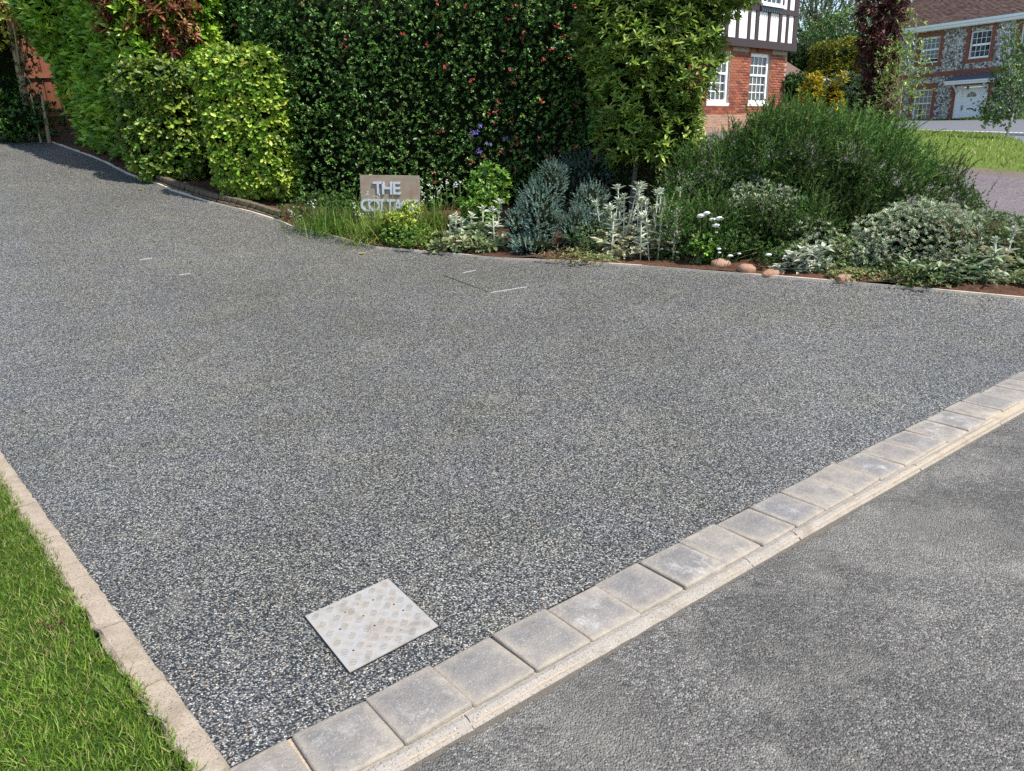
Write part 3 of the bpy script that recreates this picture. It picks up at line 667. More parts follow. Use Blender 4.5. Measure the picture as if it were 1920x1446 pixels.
# ------------------------------------------------------------------ low wall under the clipped bushes
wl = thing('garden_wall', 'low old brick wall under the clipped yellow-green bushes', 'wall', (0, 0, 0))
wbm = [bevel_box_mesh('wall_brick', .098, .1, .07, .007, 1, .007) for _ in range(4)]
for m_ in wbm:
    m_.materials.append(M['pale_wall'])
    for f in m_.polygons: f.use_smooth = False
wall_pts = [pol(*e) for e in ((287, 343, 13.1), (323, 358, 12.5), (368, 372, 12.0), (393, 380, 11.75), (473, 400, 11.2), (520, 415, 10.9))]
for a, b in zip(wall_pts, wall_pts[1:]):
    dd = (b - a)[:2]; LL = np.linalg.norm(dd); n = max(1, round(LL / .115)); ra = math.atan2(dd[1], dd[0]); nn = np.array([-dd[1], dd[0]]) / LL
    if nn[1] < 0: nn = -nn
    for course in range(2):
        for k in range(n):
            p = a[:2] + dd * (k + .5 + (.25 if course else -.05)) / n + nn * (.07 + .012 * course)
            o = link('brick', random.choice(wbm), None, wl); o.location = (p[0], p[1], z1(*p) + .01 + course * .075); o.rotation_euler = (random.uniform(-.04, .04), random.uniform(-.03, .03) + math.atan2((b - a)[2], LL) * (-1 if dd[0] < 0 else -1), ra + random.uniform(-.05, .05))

# ------------------------------------------------------------------ plants of the flower bed
def spikes(root, name, P, AX, length, nn, nl, nw, cols, mat, bend=.0, tpl=T_NEEDLE, jit=.18, ang=.7, stemmat=None, stem_r=.0025):
    n = len(P); AX = unit(AX); Ls = length * (1 + RNG.normal(0, .25, n)).clip(.5, 1.6); ref = rdir(n); B1 = unit(np.cross(AX, ref)); B2 = np.cross(AX, B1); bag = Bag(); base = np.clip(pal(cols, n, jit) * (1 + .4 * wob(P, 616, 2.3)).clip(.4, 1.8)[:, None], .003, .9)
    for k in range(nn):
        t = (k + RNG.random(n)) / nn; w = RNG.random(n) * 6.28; sp = ang * (1 - .45 * t)
        R = B1 * np.cos(w)[:, None] + B2 * np.sin(w)[:, None]; A = AX * np.cos(sp)[:, None] + R * np.sin(sp)[:, None]
        q = P + AX * (t * Ls)[:, None]; q[:, 2] -= bend * (t * Ls) ** 2
        bag.add(q, A, R * .3 + AX + .2 * rdir(n), nl * (1 - .3 * t) * (1 + RNG.normal(0, .2, n)).clip(.5, 1.5), nw, np.clip(base * (1 + RNG.normal(0, .15, (n, 1))), .003, .9))
    o = bag.build(root, name, mat, tpl=tpl, droop=.05)
    tubes('twig', [([P[i], P[i] + AX[i] * Ls[i] * .55, P[i] + AX[i] * Ls[i] * .96 - np.array([0, 0, bend * Ls[i] ** 2])], [stem_r, stem_r * .8, stem_r * .4]) for i in range(0, n, 3)], stemmat or M['twig'], root, np.array(root.location), 3)['kind'] = 'stuff'
    return o
# rosemary
rc = ground(1545, 9.35)
ros = thing('rosemary_bush', 'large sprawling dark green rosemary bush with upright needle-leaved shoots beside the drive', 'bush', tuple(rc))
def rp(px, D, z): p = pol(px, 300, D); return np.array([p[0], p[1], z])
sh = [sd_ell(rp(1340, 9.2, .78), (.4, .45, .5)), sd_ell(rp(1405, 9.35, .84), (.4, .5, .6)), sd_ell(rp(1475, 9.3, .88), (.66, .7, .76)), sd_ell(rp(1580, 9.5, .85), (.72, .75, .68)), sd_ell(rp(1655, 9.3, .75), (.5, .6, .5)), sd_ell(rp(1715, 9.1, .6), (.3, .4, .3)), sd_ell(rp(1560, 8.75, .62), (1.25, .45, .34)), sd_ell(rp(1330, 8.9, .62), (.4, .4, .3))]
S = union(sh, 63, .17, 2.3); P, N = shell(S, 9500, .42, .2, .03, .05)
spikes(ros, 'foliage', P, N * .6 + np.array([.15, -.05, .5]) + .75 * rdir(len(P)), .13, 19, .034, .0095, G_ROSE, M['leaf_matte'], .25)
P, N = shell(S, 950, .06, .3, .3); m = N[:, 2] > -.1
spikes(ros, 'long_shoots', P[m], N[m] * .4 + np.array([.2, 0, .8]) + .5 * rdir(m.sum()), .27, 40, .034, .009, G_ROSE, M['leaf_matte'], .45)
blob_core(ros, 'inner_branches', sh, .62); stems(ros, 24, rc, P, .016, 'branch')
# blue-green shrubs
def blue(px, D, shp, label, seed, n):
    g = ground(px, D); r = thing('blue_green_shrub', label, 'shrub', tuple(g), group='blue-green needle shrubs')
    P, N = shell(union(shp, seed, .05, 1.6), n, .16, .3, .02)
    spikes(r, 'foliage', P, N * .8 + np.array([0, 0, .6]) + .35 * rdir(len(P)), .085, 20, .02, .0065, G_BLUE, M['leaf_matte'], 0, ang=1.0); blob_core(r, 'inner_branches', shp, .74); stems(r, 10, g, P, .01, 'branch')
blue(1015, 8.75, [sd_ell(pol(1012, 405, 8.75), (.25, .26, .46)), sd_ell(pol(1035, 345, 8.8), (.17, .2, .25)), sd_ell(pol(1000, 458, 8.6), (.27, .22, .12)), sd_ell(pol(970, 425, 8.7), (.12, .15, .22))], 'rounded blue-green shrub of fine needle leaves at the drive edge', 71, 1150)
blue(1095, 9.9, [sd_ell(pol(1105, 325, 9.9), (.34, .28, .2)), sd_ell(pol(1070, 345, 9.8), (.25, .25, .3))], 'shaded blue-green shrub behind the rounded one, under the dark hedge', 72, 420)
blue(1095, 8.55, [sd_ell(pol(1090, 425, 8.7), (.28, .25, .22)), sd_ell(pol(1110, 385, 9.0), (.22, .25, .25))], 'low darker shrub with dried heads between the blue-green shrub and the silver flower stems', 73, 600)
# silver shrubs
def silver(px, D, shp, label, seed, n):
    g = ground(px, D); r = thing('silver_shrub', label, 'shrub', tuple(g), group='silver-leaved shrubs')
    P, N = shell(union(shp, seed, .13, 2.4), n, .2, .3, .02, .06); bag = Bag()
    whorl(bag, P, N * .6 + np.array([0, 0, .7]) + .45 * rdir(len(P)), 8, .8, .036, .0115, G_SILV, .16); bag.build(r, 'foliage', M['leaf_matte'], fold=.2); blob_core(r, 'inner_branches', shp, .66); stems(r, 12, g, P, .008, 'branch')
silver(1720, 8.2, [sd_ell(pol(1725, 445, 8.3), (.36, .3, .22)), sd_ell(pol(1700, 485, 8.15), (.34, .25, .15)), sd_ell(pol(1775, 480, 8.2), (.2, .2, .14)), sd_ell(pol(1640, 445, 8.3), (.15, .2, .12))], 'widest silver-leaved shrub, in front of the rosemary at its right', 81, 1500)
silver(1455, 8.6, [sd_ell(pol(1455, 385, 8.6), (.30, .25, .15)), sd_ell(pol(1420, 370, 8.7), (.18, .2, .12))], 'small silver-leaved shrub growing high in front of the rosemary', 82, 650)
silver(1490, 8.1, [sd_ell(pol(1475, 440, 8.2), (.24, .2, .12)), sd_ell(pol(1535, 460, 8.1), (.18, .2, .1))], 'sparse silver-leaved shrub low in the middle, above the stones', 83, 330)
# lamb's ears: felted flower stems over pale leaves
def felt_stem(root, base, h, lean, sc=1.0, spike=True):
    top = base + np.array([lean[0] * h, lean[1] * h, h]); q = [base, (base + top) / 2 + [lean[0] * .02, 0, 0], top]
    V, F = tube(np.array(q) - base, [.0065 * sc, .006 * sc, .0045 * sc], 6); st = link('flower_stem', mesh_py('flower_stem', V, F, True), M['felt_stem'], root); st.location = tuple(base - np.array(root.location))
    b = Bag(); n = int(3 + h * 4)
    for k in range(n):
        t = .2 + .68 * k / n; p = base + (top - base) * t; w = RNG.random() * 3.14; Lk = (.13 - .07 * t) * sc * RNG.uniform(.8, 1.2)
        for s_ in (0, math.pi):
            A = np.array([[math.cos(w + s_), math.sin(w + s_), .15 + .9 * t + RNG.normal(0, .15)]]); b.add(p[None], A, np.array([[0, 0, 1.]]) + .2 * rdir(1), Lk, Lk * .34, pal(G_FELT, 1, .08))
    if spike:
        whorl(b, np.repeat(top[None] - [0, 0, .03], 1, 0), np.array([[lean[0], lean[1], 1.]]), 8, 1.0, .075 * sc, .02 * sc, G_FELT, .06)
        whorl(b, np.repeat(top[None], 1, 0), np.array([[lean[0], lean[1], 1.]]), 9, .7, .045 * sc, .013 * sc, G_FELT, .06)
        m = 16; t = RNG.random(m); pp = top + np.stack([0 * t, 0 * t, .02 - .09 * sc * t], 1); w = RNG.random(m) * 6.28
        b.add(pp, np.stack([np.cos(w), np.sin(w), .9 + 0 * w], 1), np.tile([0, 0, 1.], (m, 1)) + .2 * rdir(m), .028 * sc, .012 * sc, pal(G_FELT, m, .08))
    o = b.build(root, 'stem_leaves', M['leaf_matte'], fold=.25, droop=.25, kind=None)
    return st
def rosette(bag, C, n, L, cols, flat_=.5, W=.33):
    k = len(C)
    for c in C:
        w = RNG.random(n) * 6.28; el = RNG.random(n) * .9 + flat_ * .2
        A = np.stack([np.cos(w) * np.cos(el), np.sin(w) * np.cos(el), np.sin(el)], 1); LL = L * (1 + RNG.normal(0, .25, n)).clip(.4, 1.6)
        bag.add(c + RNG.normal(0, .012, (n, 3)) * [1, 1, .3] + [0, 0, .01], A, np.tile([0, 0, 1.], (n, 1)) + .25 * rdir(n), LL, LL * W, pal(cols, n, .12))
def felt_clump(name, label, px, D, n_st, wx, wy, hr, n_ros, cols, seed, leafL=.10):
    g = ground(px, D); r = thing(name, label, 'plant', tuple(g), group='lambs ear plants'); b = Bag()
    C = np.stack([g[0] + RNG.normal(0, wx * .55, n_ros), g[1] + RNG.normal(0, wy * .6, n_ros), np.zeros(n_ros)], 1); C[:, 2] = zt(C[:, 0], C[:, 1]) + RNG.random(n_ros) ** 2 * .2
    rosette(b, C, 9, leafL, cols); b.build(r, 'basal_leaves', M['leaf_matte'], fold=.25, droop=.35)
    for k in range(n_st):
        x = g[0] + (k / max(1, n_st - 1) - .5) * 1.9 * wx + RNG.normal(0, .03); y = g[1] + RNG.normal(0, wy); p = np.array([x, y, z1(x, y)])
        felt_stem(r, p, RNG.uniform(*hr), RNG.normal(0, .09, 2), 1.15)
    return r
FELT_LOW = [(.3, .36, .22), (.42, .46, .3), (.52, .5, .34), (.5, .42, .25)]
felt_clump('lambs_ear', 'tall silver lambs ear clump with many felted flower stems left of the white flowers', 1212, 8.4, 27, .43, .17, (.38, .74), 120, FELT_LOW, 1, .12)
felt_clump('lambs_ear', 'green-grey lambs ear clump with felted stems between the name board and the blue-green shrub', 880, 9.15, 9, .30, .14, (.25, .5), 70, [(.14, .2, .09), (.24, .3, .16), (.38, .42, .28)], 2, .12)
felt_clump('lambs_ear', 'low stemless lambs ear leaves between the long stone and the angular stone', 1535, 7.75, 0, .2, .06, (.2, .3), 34, G_FELT, 3, .09)
felt_clump('lambs_ear', 'pale lambs ear plant with one tall bent stem at the right end of the bed', 1900, 8.0, 2, .05, .05, (.3, .5), 26, FELT_LOW, 4)
felt_clump('lambs_ear', 'low grey leaves on the drive edge at the far right of the bed', 1850, 7.75, 0, .36, .08, (.2, .3), 60, [(.16, .24, .12), (.27, .34, .2), (.4, .44, .3)], 5, .08)
# grassy clumps and green perennials
def clump(px, D, n, L, w, label, cols, spread=.9, wd=.009, name='grass_clump', seedheads=None, group='grassy clumps in the bed'):
    g = ground(px, D); r = thing(name, label, 'plant', tuple(g), group=group)
    P = np.stack([g[0] + RNG.normal(0, w, n), g[1] + RNG.normal(0, w * .7, n), np.zeros(n)], 1); P[:, 2] = zt(P[:, 0], P[:, 1]) + .01
    az = RNG.random(n) * 6.28; sp = RNG.random(n) ** .7 * spread; A0 = np.stack([np.cos(az) * np.sin(sp), np.sin(az) * np.sin(sp), np.cos(sp)], 1); LL = L * (1 + RNG.normal(0, .22, n)).clip(.4, 1.6)
    C = pal(cols, n, .15); segs = 4; V = np.empty((n, segs + 1, 2, 3)); Sd = unit(np.cross(A0, [0, 0, 1.]) + 1e-3 * rdir(n)); out = unit(A0 * [1, 1, 0] + 1e-4)
    for k in range(segs + 1):
        t = k / segs; c = P + A0 * (t * LL)[:, None] + out * (.35 * t * t * LL * sp)[:, None]; c[:, 2] -= (.75 * t ** 2.4 * LL * np.sin(sp)); ww = wd * (1 - t ** 2 * .95)
        V[:, k, 0] = c - Sd * ww / 2; V[:, k, 1] = c + Sd * ww / 2
    F = []
    for k in range(segs): F.append((2 * k, 2 * k + 1, 2 * k + 3, 2 * k + 2))
    FF = (np.arange(n)[:, None, None] * (2 * segs + 2) + np.array(F)[None]).reshape(-1, 4)
    o = link('blades', mesh_np('blades', (V - np.array(r.location)).reshape(-1, 3), FF, np.repeat(C, 2 * segs + 2, 0)), M['blade'], r); o['kind'] = 'stuff'
    return r, g
def bells(root, pts, n=7, s=.016, col=((.72, .74, .74), (.82, .82, .8)), name='white_flowers'):
    P = np.repeat(np.array(pts), n, 0) + RNG.normal(0, .022, (len(pts) * n, 3)); b = Bag(); whorl(b, P, np.tile([0, -.6, .2], (len(P), 1)) + .7 * rdir(len(P)), 5, .9, s, s * .55, list(col), .06); b.build(root, name, M['petal'])
    g = np.array(root.location); tubes('flower_stems', [([np.array([p[0], p[1] + .02, z1(p[0], p[1])]), (np.array(p) + [p[0] * 0, .02, -.1]), np.array(p)], [.003, .0025, .0015]) for p in pts], M['stem'], root, g, 4)['kind'] = 'stuff'
r, g = clump(625, 10.3, 800, .42, .27, 'dark green grassy clump left of the name board', G_GRASS[:3], 1.0)
bells(r, [pol(548, 402, 10.45), pol(545, 395, 10.45), pol(560, 412, 10.4), pol(585, 380, 10.3)], 6)
r, g = clump(712, 9.7, 640, .37, .2, 'lighter grassy clump with drooping blades in front of the name board', G_GRASS[1:], 1.1)
bells(r, [pol(665, 385, 9.8), pol(688, 362, 9.9), pol(705, 372, 9.85), pol(672, 398, 9.7)], 5, .013)
r, g = clump(800, 10.0, 300, .42, .16, 'green clump with white bell flowers right of the name board', G_GRASS[:3], .8)
bells(r, [pol(x, y, 10.0) for x, y in ((788, 352), (795, 364), (806, 348), (820, 360), (790, 378), (812, 372), (826, 350), (784, 340), (836, 342), (850, 350), (862, 345))], 7, .016)
clump(718, 9.66, 420, .55, .16, 'taller drooping blades rising over the lower line of the name board', G_GRASS[1:], .75)
clump(815, 9.25, 220, .26, .1, 'small yellowing tuft on the drive edge below the name board', [(.25, .26, .05), (.4, .36, .1), (.2, .26, .05)], 1.0)
clump(690, 9.55, 180, .16, .16, 'short dry tuft at the bend of the bed edging', [(.14, .17, .04), (.33, .28, .12)], 1.1)
clump(640, 10.1, 160, .22, .2, 'thin tuft over dark soil near the bend of the bed edging', G_GRASS[:3], 1.1)
def leafy(name, label, px, D, shp, cols, L, W, n, nl=5, mat='leaf', zmin=.02, spread=.95, up=.6, tpl=T_OVAL, group='green perennials in the bed'):
    g = ground(px, D); r = thing(name, label, 'plant', tuple(g), group=group); P, N = shell(union(shp, int(px), .05, 1.8), n, .2, .4, zmin); b = Bag()
    whorl(b, P, N * .6 + np.array([0, 0, up]) + .5 * rdir(len(P)), nl, spread, L, W, cols, .15); b.build(r, 'foliage', M[mat], tpl=tpl, fold=.2); stems(r, 22, g, P, .004, 'stem', M['stem']); return r
GY = [(.16, .25, .03), (.28, .36, .05), (.4, .42, .1)]; GM = [(.06, .14, .02), (.11, .22, .03), (.19, .31, .05)]
leafy('leafy_plant', 'yellow-green leafy plant covering the right end of the name board', 768, 9.55, [sd_ell(pol(772, 396, 9.6), (.13, .13, .13)), sd_ell(pol(752, 415, 9.5), (.18, .15, .1))], GY, .045, .02, 260)
leafy('leafy_plant', 'fresh green lobed plant left of the blue-green shrub', 915, 9.7, [sd_ell(pol(920, 355, 9.7), (.22, .2, .26)), sd_ell(pol(900, 390, 9.5), (.25, .2, .2))], GM, .06, .036, 260)
leafy('leafy_plant', 'low green plant on the soil below the name board', 745, 9.35, [sd_ell(pol(745, 445, 9.35), (.26, .15, .12)), sd_ell(pol(780, 450, 9.2), (.2, .14, .1))], GM, .04, .024, 240)
leafy('leafy_plant', 'dark green ferny plant under the white flowers', 1360, 8.0, [sd_ell(pol(1370, 455, 8.1), (.36, .22, .2)), sd_ell(pol(1460, 490, 7.9), (.22, .16, .12)), sd_ell(pol(1410, 440, 8.4), (.3, .2, .2))], [(.025, .07, .015), (.05, .12, .02), (.09, .17, .035)], .035, .009, 700, 7, tpl=T_LEAF)
leafy('leafy_plant', 'bright green leaves between the silver flower stems and the first stone', 1315, 8.0, [sd_ell(pol(1315, 465, 8.0), (.12, .12, .13))], GM, .05, .024, 90)
leafy('leafy_plant', 'green bushy plant with tiny white flowers at the far right of the bed', 1860, 8.5, [sd_ell(pol(1855, 450, 8.6), (.4, .3, .24)), sd_ell(pol(1910, 465, 8.5), (.35, .3, .22)), sd_ell(pol(1990, 460, 8.7), (.5, .3, .25))], [(.06, .12, .03), (.11, .19, .05), (.17, .25, .09)], .035, .011, 1500, 6, tpl=T_LEAF)
leafy('ground_cover', 'creeping yellow-green ground cover along the drive edge at the right', 1720, 7.75, [sd_ell(pol(1700, 528, 7.75), (.5, .13, .05)), sd_ell(pol(1800, 520, 7.95), (.4, .2, .08)), sd_ell(pol(1620, 520, 7.7), (.25, .12, .05))], [(.14, .2, .05), (.26, .3, .12), (.42, .34, .14)], .022, .011, 900, 4, up=.9)
leafy('ground_cover', 'low green shoots with yellowed leaves on red soil left of the stones', 1160, 8.1, [sd_ell(pol(1175, 480, 8.1), (.4, .1, .04)), sd_ell(pol(1290, 490, 7.95), (.2, .1, .05)), sd_ell(pol(1070, 478, 8.25), (.25, .08, .04))], [(.1, .16, .04), (.36, .33, .16), (.3, .2, .1)], .04, .013, 120, 4, 'leaf_matte')
leafy('twiggy_shrub', 'dark twiggy shrub in the shade between the evergreen tree and the rosemary', 1265, 9.9, [sd_ell(pol(1270, 340, 10.0), (.42, .35, .45)), sd_ell(pol(1325, 325, 9.8), (.3, .3, .4)), sd_ell(pol(1190, 345, 10.4), (.5, .3, .42))], [(.03, .06, .015), (.06, .10, .025), (.12, .16, .045)], .036, .014, 2200, 6, tpl=T_LEAF)
leafy('ground_cover', 'mat of mixed green leaves in front of the silver shrub above the angular stone', 1640, 7.95, [sd_ell(pol(1600, 500, 7.95), (.35, .16, .07)), sd_ell(pol(1690, 515, 7.9), (.4, .15, .07)), sd_ell(pol(1800, 530, 7.8), (.4, .12, .06))], [(.05, .10, .025), (.10, .17, .045), (.2, .26, .1)], .035, .015, 520, 5)
leafy('ground_cover', 'low leaves with pale undersides at the right end of the bed edging', 1890, 7.95, [sd_ell(pol(1890, 530, 7.9), (.35, .18, .09)), sd_ell(pol(1960, 530, 8.0), (.4, .2, .12)), sd_ell(pol(1860, 495, 8.2), (.4, .2, .12))], [(.09, .16, .04), (.18, .26, .08), (.34, .38, .2)], .045, .02, 520, 5)
leafy('leafy_plant', 'broad grey-green leaves on the drive edge left of the blue-green shrub', 870, 8.95, [sd_ell(pol(865, 462, 8.95), (.32, .14, .09)), sd_ell(pol(915, 462, 8.8), (.2, .14, .1))], [(.14, .2, .08), (.25, .3, .14), (.38, .36, .2)], .10, .038, 70, 5, 'leaf_matte')
leafy('leafy_plant', 'dark leafy filler behind the grassy clump left of the name board', 600, 10.7, [sd_ell(pol(590, 385, 10.8), (.45, .25, .2)), sd_ell(pol(660, 380, 10.5), (.3, .2, .2))], [(.03, .08, .018), (.06, .13, .025), (.11, .19, .04)], .04, .014, 420, 6, tpl=T_LEAF)
leafy('leafy_plant', 'mixed low greenery between the blue-green shrub and the silver flower stems', 1110, 8.5, [sd_ell(pol(1105, 450, 8.5), (.22, .2, .13)), sd_ell(pol(1140, 425, 8.8), (.2, .2, .16))], [(.05, .1, .03), (.1, .17, .05), (.2, .26, .11)], .035, .013, 420, 6, tpl=T_LEAF)
leafy('leafy_plant', 'grey-green low leaves between the dark ferny plant and the silver shrub', 1520, 8.05, [sd_ell(pol(1500, 480, 8.0), (.3, .18, .12)), sd_ell(pol(1580, 478, 8.1), (.25, .18, .13))], [(.07, .13, .035), (.14, .2, .07), (.26, .31, .16)], .04, .013, 480, 6, tpl=T_LEAF)
# white flowers on stalks
wf = thing('white_flower_plant', 'plant with a few round pure white flower heads on thin stalks above the stones', 'plant', tuple(ground(1345, 8.0)))
fl = [(1314, 405, 15), (1325, 400, 13), (1336, 412, 13), (1349, 410, 15), (1342, 423, 14), (1343, 436, 6), (1348, 467, 8), (1349, 474, 6), (1369, 480, 10), (1386, 476, 7), (1441, 478, 11)]
for x, y, s_ in fl:
    c = pol(x, y, 7.95 if y < 450 else 7.75); rr = s_ / 2 / F_PX * 8.0
    bm = bmesh.new(); bmesh.ops.create_uvsphere(bm, u_segments=10, v_segments=5, radius=1)
    for v in bm.verts:
        a = math.atan2(v.co.y, v.co.x); q = 1 + .14 * math.cos(5 * a); v.co = Vector((v.co.x * rr * q, v.co.y * rr * q * .8, v.co.z * rr * .42 * (1 + .2 * math.cos(5 * a))))
    bmesh.ops.rotate(bm, verts=bm.verts[:], cent=(0, 0, 0), matrix=Matrix.Rotation(random.uniform(-.7, -.3), 3, 'X'))
    me = bpy.data.meshes.new('flower_head'); bm.to_mesh(me); bm.free()
    for p in me.polygons: p.use_smooth = True
    fh = link('flower_head', me, M['white'], wf); fh.location = tuple(c - np.array(wf.location))
    b = ground(x + random.uniform(-6, 6), 8.05 if y < 450 else 7.85); V, F = tube(np.array([b, (b + c) / 2 + [.01, 0, 0], c - [0, 0, rr * .2]]) - np.array(wf.location), [.003, .0025, .002], 4); link('stalk', mesh_py('stalk', V, F), M['stem'], wf)
# stones
def cobble(label, px, py, w, h, d, rz=0, ang=0.0, sub=3):
    p = at(px, py); bm = bmesh.new(); bmesh.ops.create_icosphere(bm, subdivisions=sub, radius=1); P = np.array([v.co[:] for v in bm.verts])
    if ang: P = P / (np.abs(P) ** 4).sum(1, keepdims=True) ** .25 * .85
    k = 1 + (.17 + ang * .05) * wob(P * 1.5, int(px)); Q = P * k[:, None] * [w, d, h]
    for v, q in zip(bm.verts, Q): v.co = Vector(q)
    me = bpy.data.meshes.new('garden_stone'); bm.to_mesh(me); bm.free()
    for f in me.polygons: f.use_smooth = not ang
    o = link('garden_stone', me, M['stone'], None); o.location = (p[0], p[1] + .05, p[2] + h * .62); o.rotation_euler = (.05, random.uniform(-.1, .1), rz); return tag(o, label, 'stone', 'stones along the bed')
cobble('dark brown rounded stone nearest the white flowers, leftmost of the stones', 1352, 503, .092, .05, .07)
cobble('round beige stone half in shade, second from the left along the bed', 1402, 515, .088, .055, .07)
cobble('long flat reddish stone next to the round beige one', 1450, 520, .115, .042, .06, .08)
cobble('angular pale brown stone standing alone on the drive edge', 1584, 533, .085, .058, .05, .3, 1.0, 2)
cobble('small pinkish stone lying on red soil left of the rounded stones', 1300, 503, .045, .018, .03)
# name board
sp = ground(724, 10.0)
sg = thing('name_board', 'weathered brown board with raised pale letters reading THE above a half hidden second line', 'sign', tuple(sp), rz=rad(-6))
bt, bb = pol(725, 329, 10.0)[2] - sp[2], pol(725, 409, 10.0)[2] - sp[2]
tilt = rad(-2.0); Wb = .372
board = boxes('board', [(-Wb, Wb, -.018, .018, -(bt - bb) / 2, (bt - bb) / 2)], M['sign'], sg, (0, 0, (bt + bb) / 2)); board.rotation_euler = (0, -tilt, 0)
for x in (-.28, .28): boxes('post', [(x - .025, x + .025, .02, .06, -.05, bt - .04)], M['twig'], sg)
def letter(ch, x, z, h, parent):
    cu = bpy.data.curves.new('letter', 'FONT'); cu.body = ch; cu.size = h / .7; cu.extrude = .008; cu.offset = .004; cu.align_x = 'CENTER'
    tmp = bpy.data.objects.new('tmp', cu); COL.objects.link(tmp); dg = bpy.context.evaluated_depsgraph_get(); me = bpy.data.meshes.new_from_object(tmp.evaluated_get(dg)); bpy.data.objects.remove(tmp)
    me.materials.clear(); o = link('letter', me, M['letter'], parent); o.location = (x, -.0275, z); o.rotation_euler = (rad(90), 0, 0); return o
hh = (bt - bb) / 2
for k, ch in enumerate('THE'): letter(ch, -.145 + k * .116, hh - .225, .148, board)
for k, ch in enumerate('COTTAGE'): letter(ch, -.308 + k * .1025, hh - .435, .145, board)
# fallen leaves on the drive
for x, y, lb in ((257, 357, 'yellow fallen leaf on the drive beside the hedge shadow'), (672, 478, 'small yellow leaf lying on the drive near the bend'), (888, 484, 'yellow leaf on the bed edging near the blue-green shrub')):
    p = at(x, y); rt = leaves(None, 'fallen_leaf', p[None] + [0, 0, .012], np.array([[1., .3, .1]]), np.array([[0, 0, 1.]]), .09, .05, np.array([[.5, .36, .06]]), M['leaf_matte'], kind=None); tag(rt, lb, 'leaf')

# ------------------------------------------------------------------ metal cover and cover frames in the drive
pc_ = [flat(*q) for q in ((573, 1158), (727, 1087), (823, 1176), (655, 1263))]
ctr = sum(pc_) / 4; ux = (pc_[1] - pc_[0] + pc_[2] - pc_[3]) / 2; uy = (pc_[3] - pc_[0] + pc_[2] - pc_[1]) / 2
cov = thing('access_cover', 'square dusty aluminium tread plate cover set into the dark gravel drive', 'cover', (ctr[0], ctr[1], z1(ctr[0], ctr[1])))
def cv(a, b, z=0): q = ux * (a - .5) + uy * (b - .5); return (q[0], q[1], z)
V = [cv(0, 0, -.02), cv(1, 0, -.02), cv(1, 1, -.02), cv(0, 1, -.02), cv(0, 0, .006), cv(1, 0, .006), cv(1, 1, .006), cv(0, 1, .006)]
link('plate', mesh_py('plate', V, [f[::-1] for f in BOXF]), M['plate'], cov)
V = []; F = []; gp5 = .118; r5 = math.sqrt(.5)
for i in range(-7, 8):
    for j in range(-7, 8):
        ca, cb = .5 + (i - j) * gp5 * r5, .5 + (i + j) * gp5 * r5
        if not (.045 < ca < .955 and .045 < cb < .955): continue
        for k in range(5):
            o_ = (k - 2) * .0205; l_ = .048 * (1 - .12 * abs(k - 2)); w_ = .0058
            q = [(-l_, o_ - w_), (l_, o_ - w_), (l_, o_ + w_), (-l_, o_ + w_)] if (i + j) % 2 else [(o_ - w_, -l_), (o_ + w_, -l_), (o_ + w_, l_), (o_ - w_, l_)]
            rot = lambda a_, b_: ((a_ - b_) * r5, (a_ + b_) * r5)
            pts = [rot(*t) for t in q]
            if any(not (.008 < ca + p[0] < .992 and .008 < cb + p[1] < .992) for p in pts): continue
            n = len(V); V += [cv(ca + p[0], cb + p[1], .004) for p in pts] + [cv(ca + p[0] * 1.0 - (p[0] - rot(q[0][0] * 0 + sum(z[0] for z in q) / 4, sum(z[1] for z in q) / 4)[0]) * .3, cb + p[1] - (p[1] - rot(sum(z[0] for z in q) / 4, sum(z[1] for z in q) / 4)[1]) * .3, .0082) for p in pts]; F += [tuple(t + n for t in f[::-1]) for f in BOXF]
link('tread_pattern', mesh_py('tread_pattern', V, F), M['plate'], cov)['kind'] = 'stuff'
V = []; F = []
for a in (.18, .34, .5, .66, .82):
    for b in (.2, .4, .6, .8):
        if random.random() < .4: continue
        n = len(V); aa, b2 = a + random.uniform(-.03, .03), b + random.uniform(-.03, .03); V += [cv(aa + .011 * math.cos(t), b2 + .011 * math.sin(t), .0066) for t in np.arange(8) * math.pi / 4]; F.append(tuple(range(n, n + 8)))
link('drill_marks', mesh_py('drill_marks', V, F), M['black'], cov)['kind'] = 'stuff'
V = [cv(-.012, -.012, .0025), cv(1.012, -.012, .0025), cv(1.012, 1.012, .0025), cv(-.012, 1.012, .0025)]
link('surround_gap', mesh_py('surround_gap', V, [(0, 3, 2, 1)]), M['dark'], cov)
M['grit'] = simple('gritty_recess', (.05, .052, .056), .9, .1)
def tray(label, bars):
    Q = [at(*q) for b_ in bars for q in b_[:2]]; c = sum(Q) / len(Q); r = thing('cover_frame', label, 'cover', (c[0], c[1], c[2]), group='recessed cover frames')
    for p, q, mt in bars:
        a, b = at(*p) - c, at(*q) - c; t = unit(b - a); s_ = unit(np.cross(t, [0, 0, 1.])) * .003; up = np.array([0, 0, .008])
        V = [a - s_, b - s_, b + s_, a + s_]; V = [v - up for v in V] + [v + up * .6 for v in V]; link('frame_bar', mesh_py('frame_bar', V, BOXF), M[mt], r)
tray('thin metal frame of a recessed cover in the drive below the blue-green shrub', [((920, 549), (988, 538), 'steel'), ((868, 512), (893, 507), 'steel'), ((830, 516), (917, 548.5), 'grit')])
tray('thin metal frame of a recessed cover in the drive at the left', [((335, 516.5), (357, 512.5), 'steel'), ((262, 487.5), (285, 484), 'steel')])

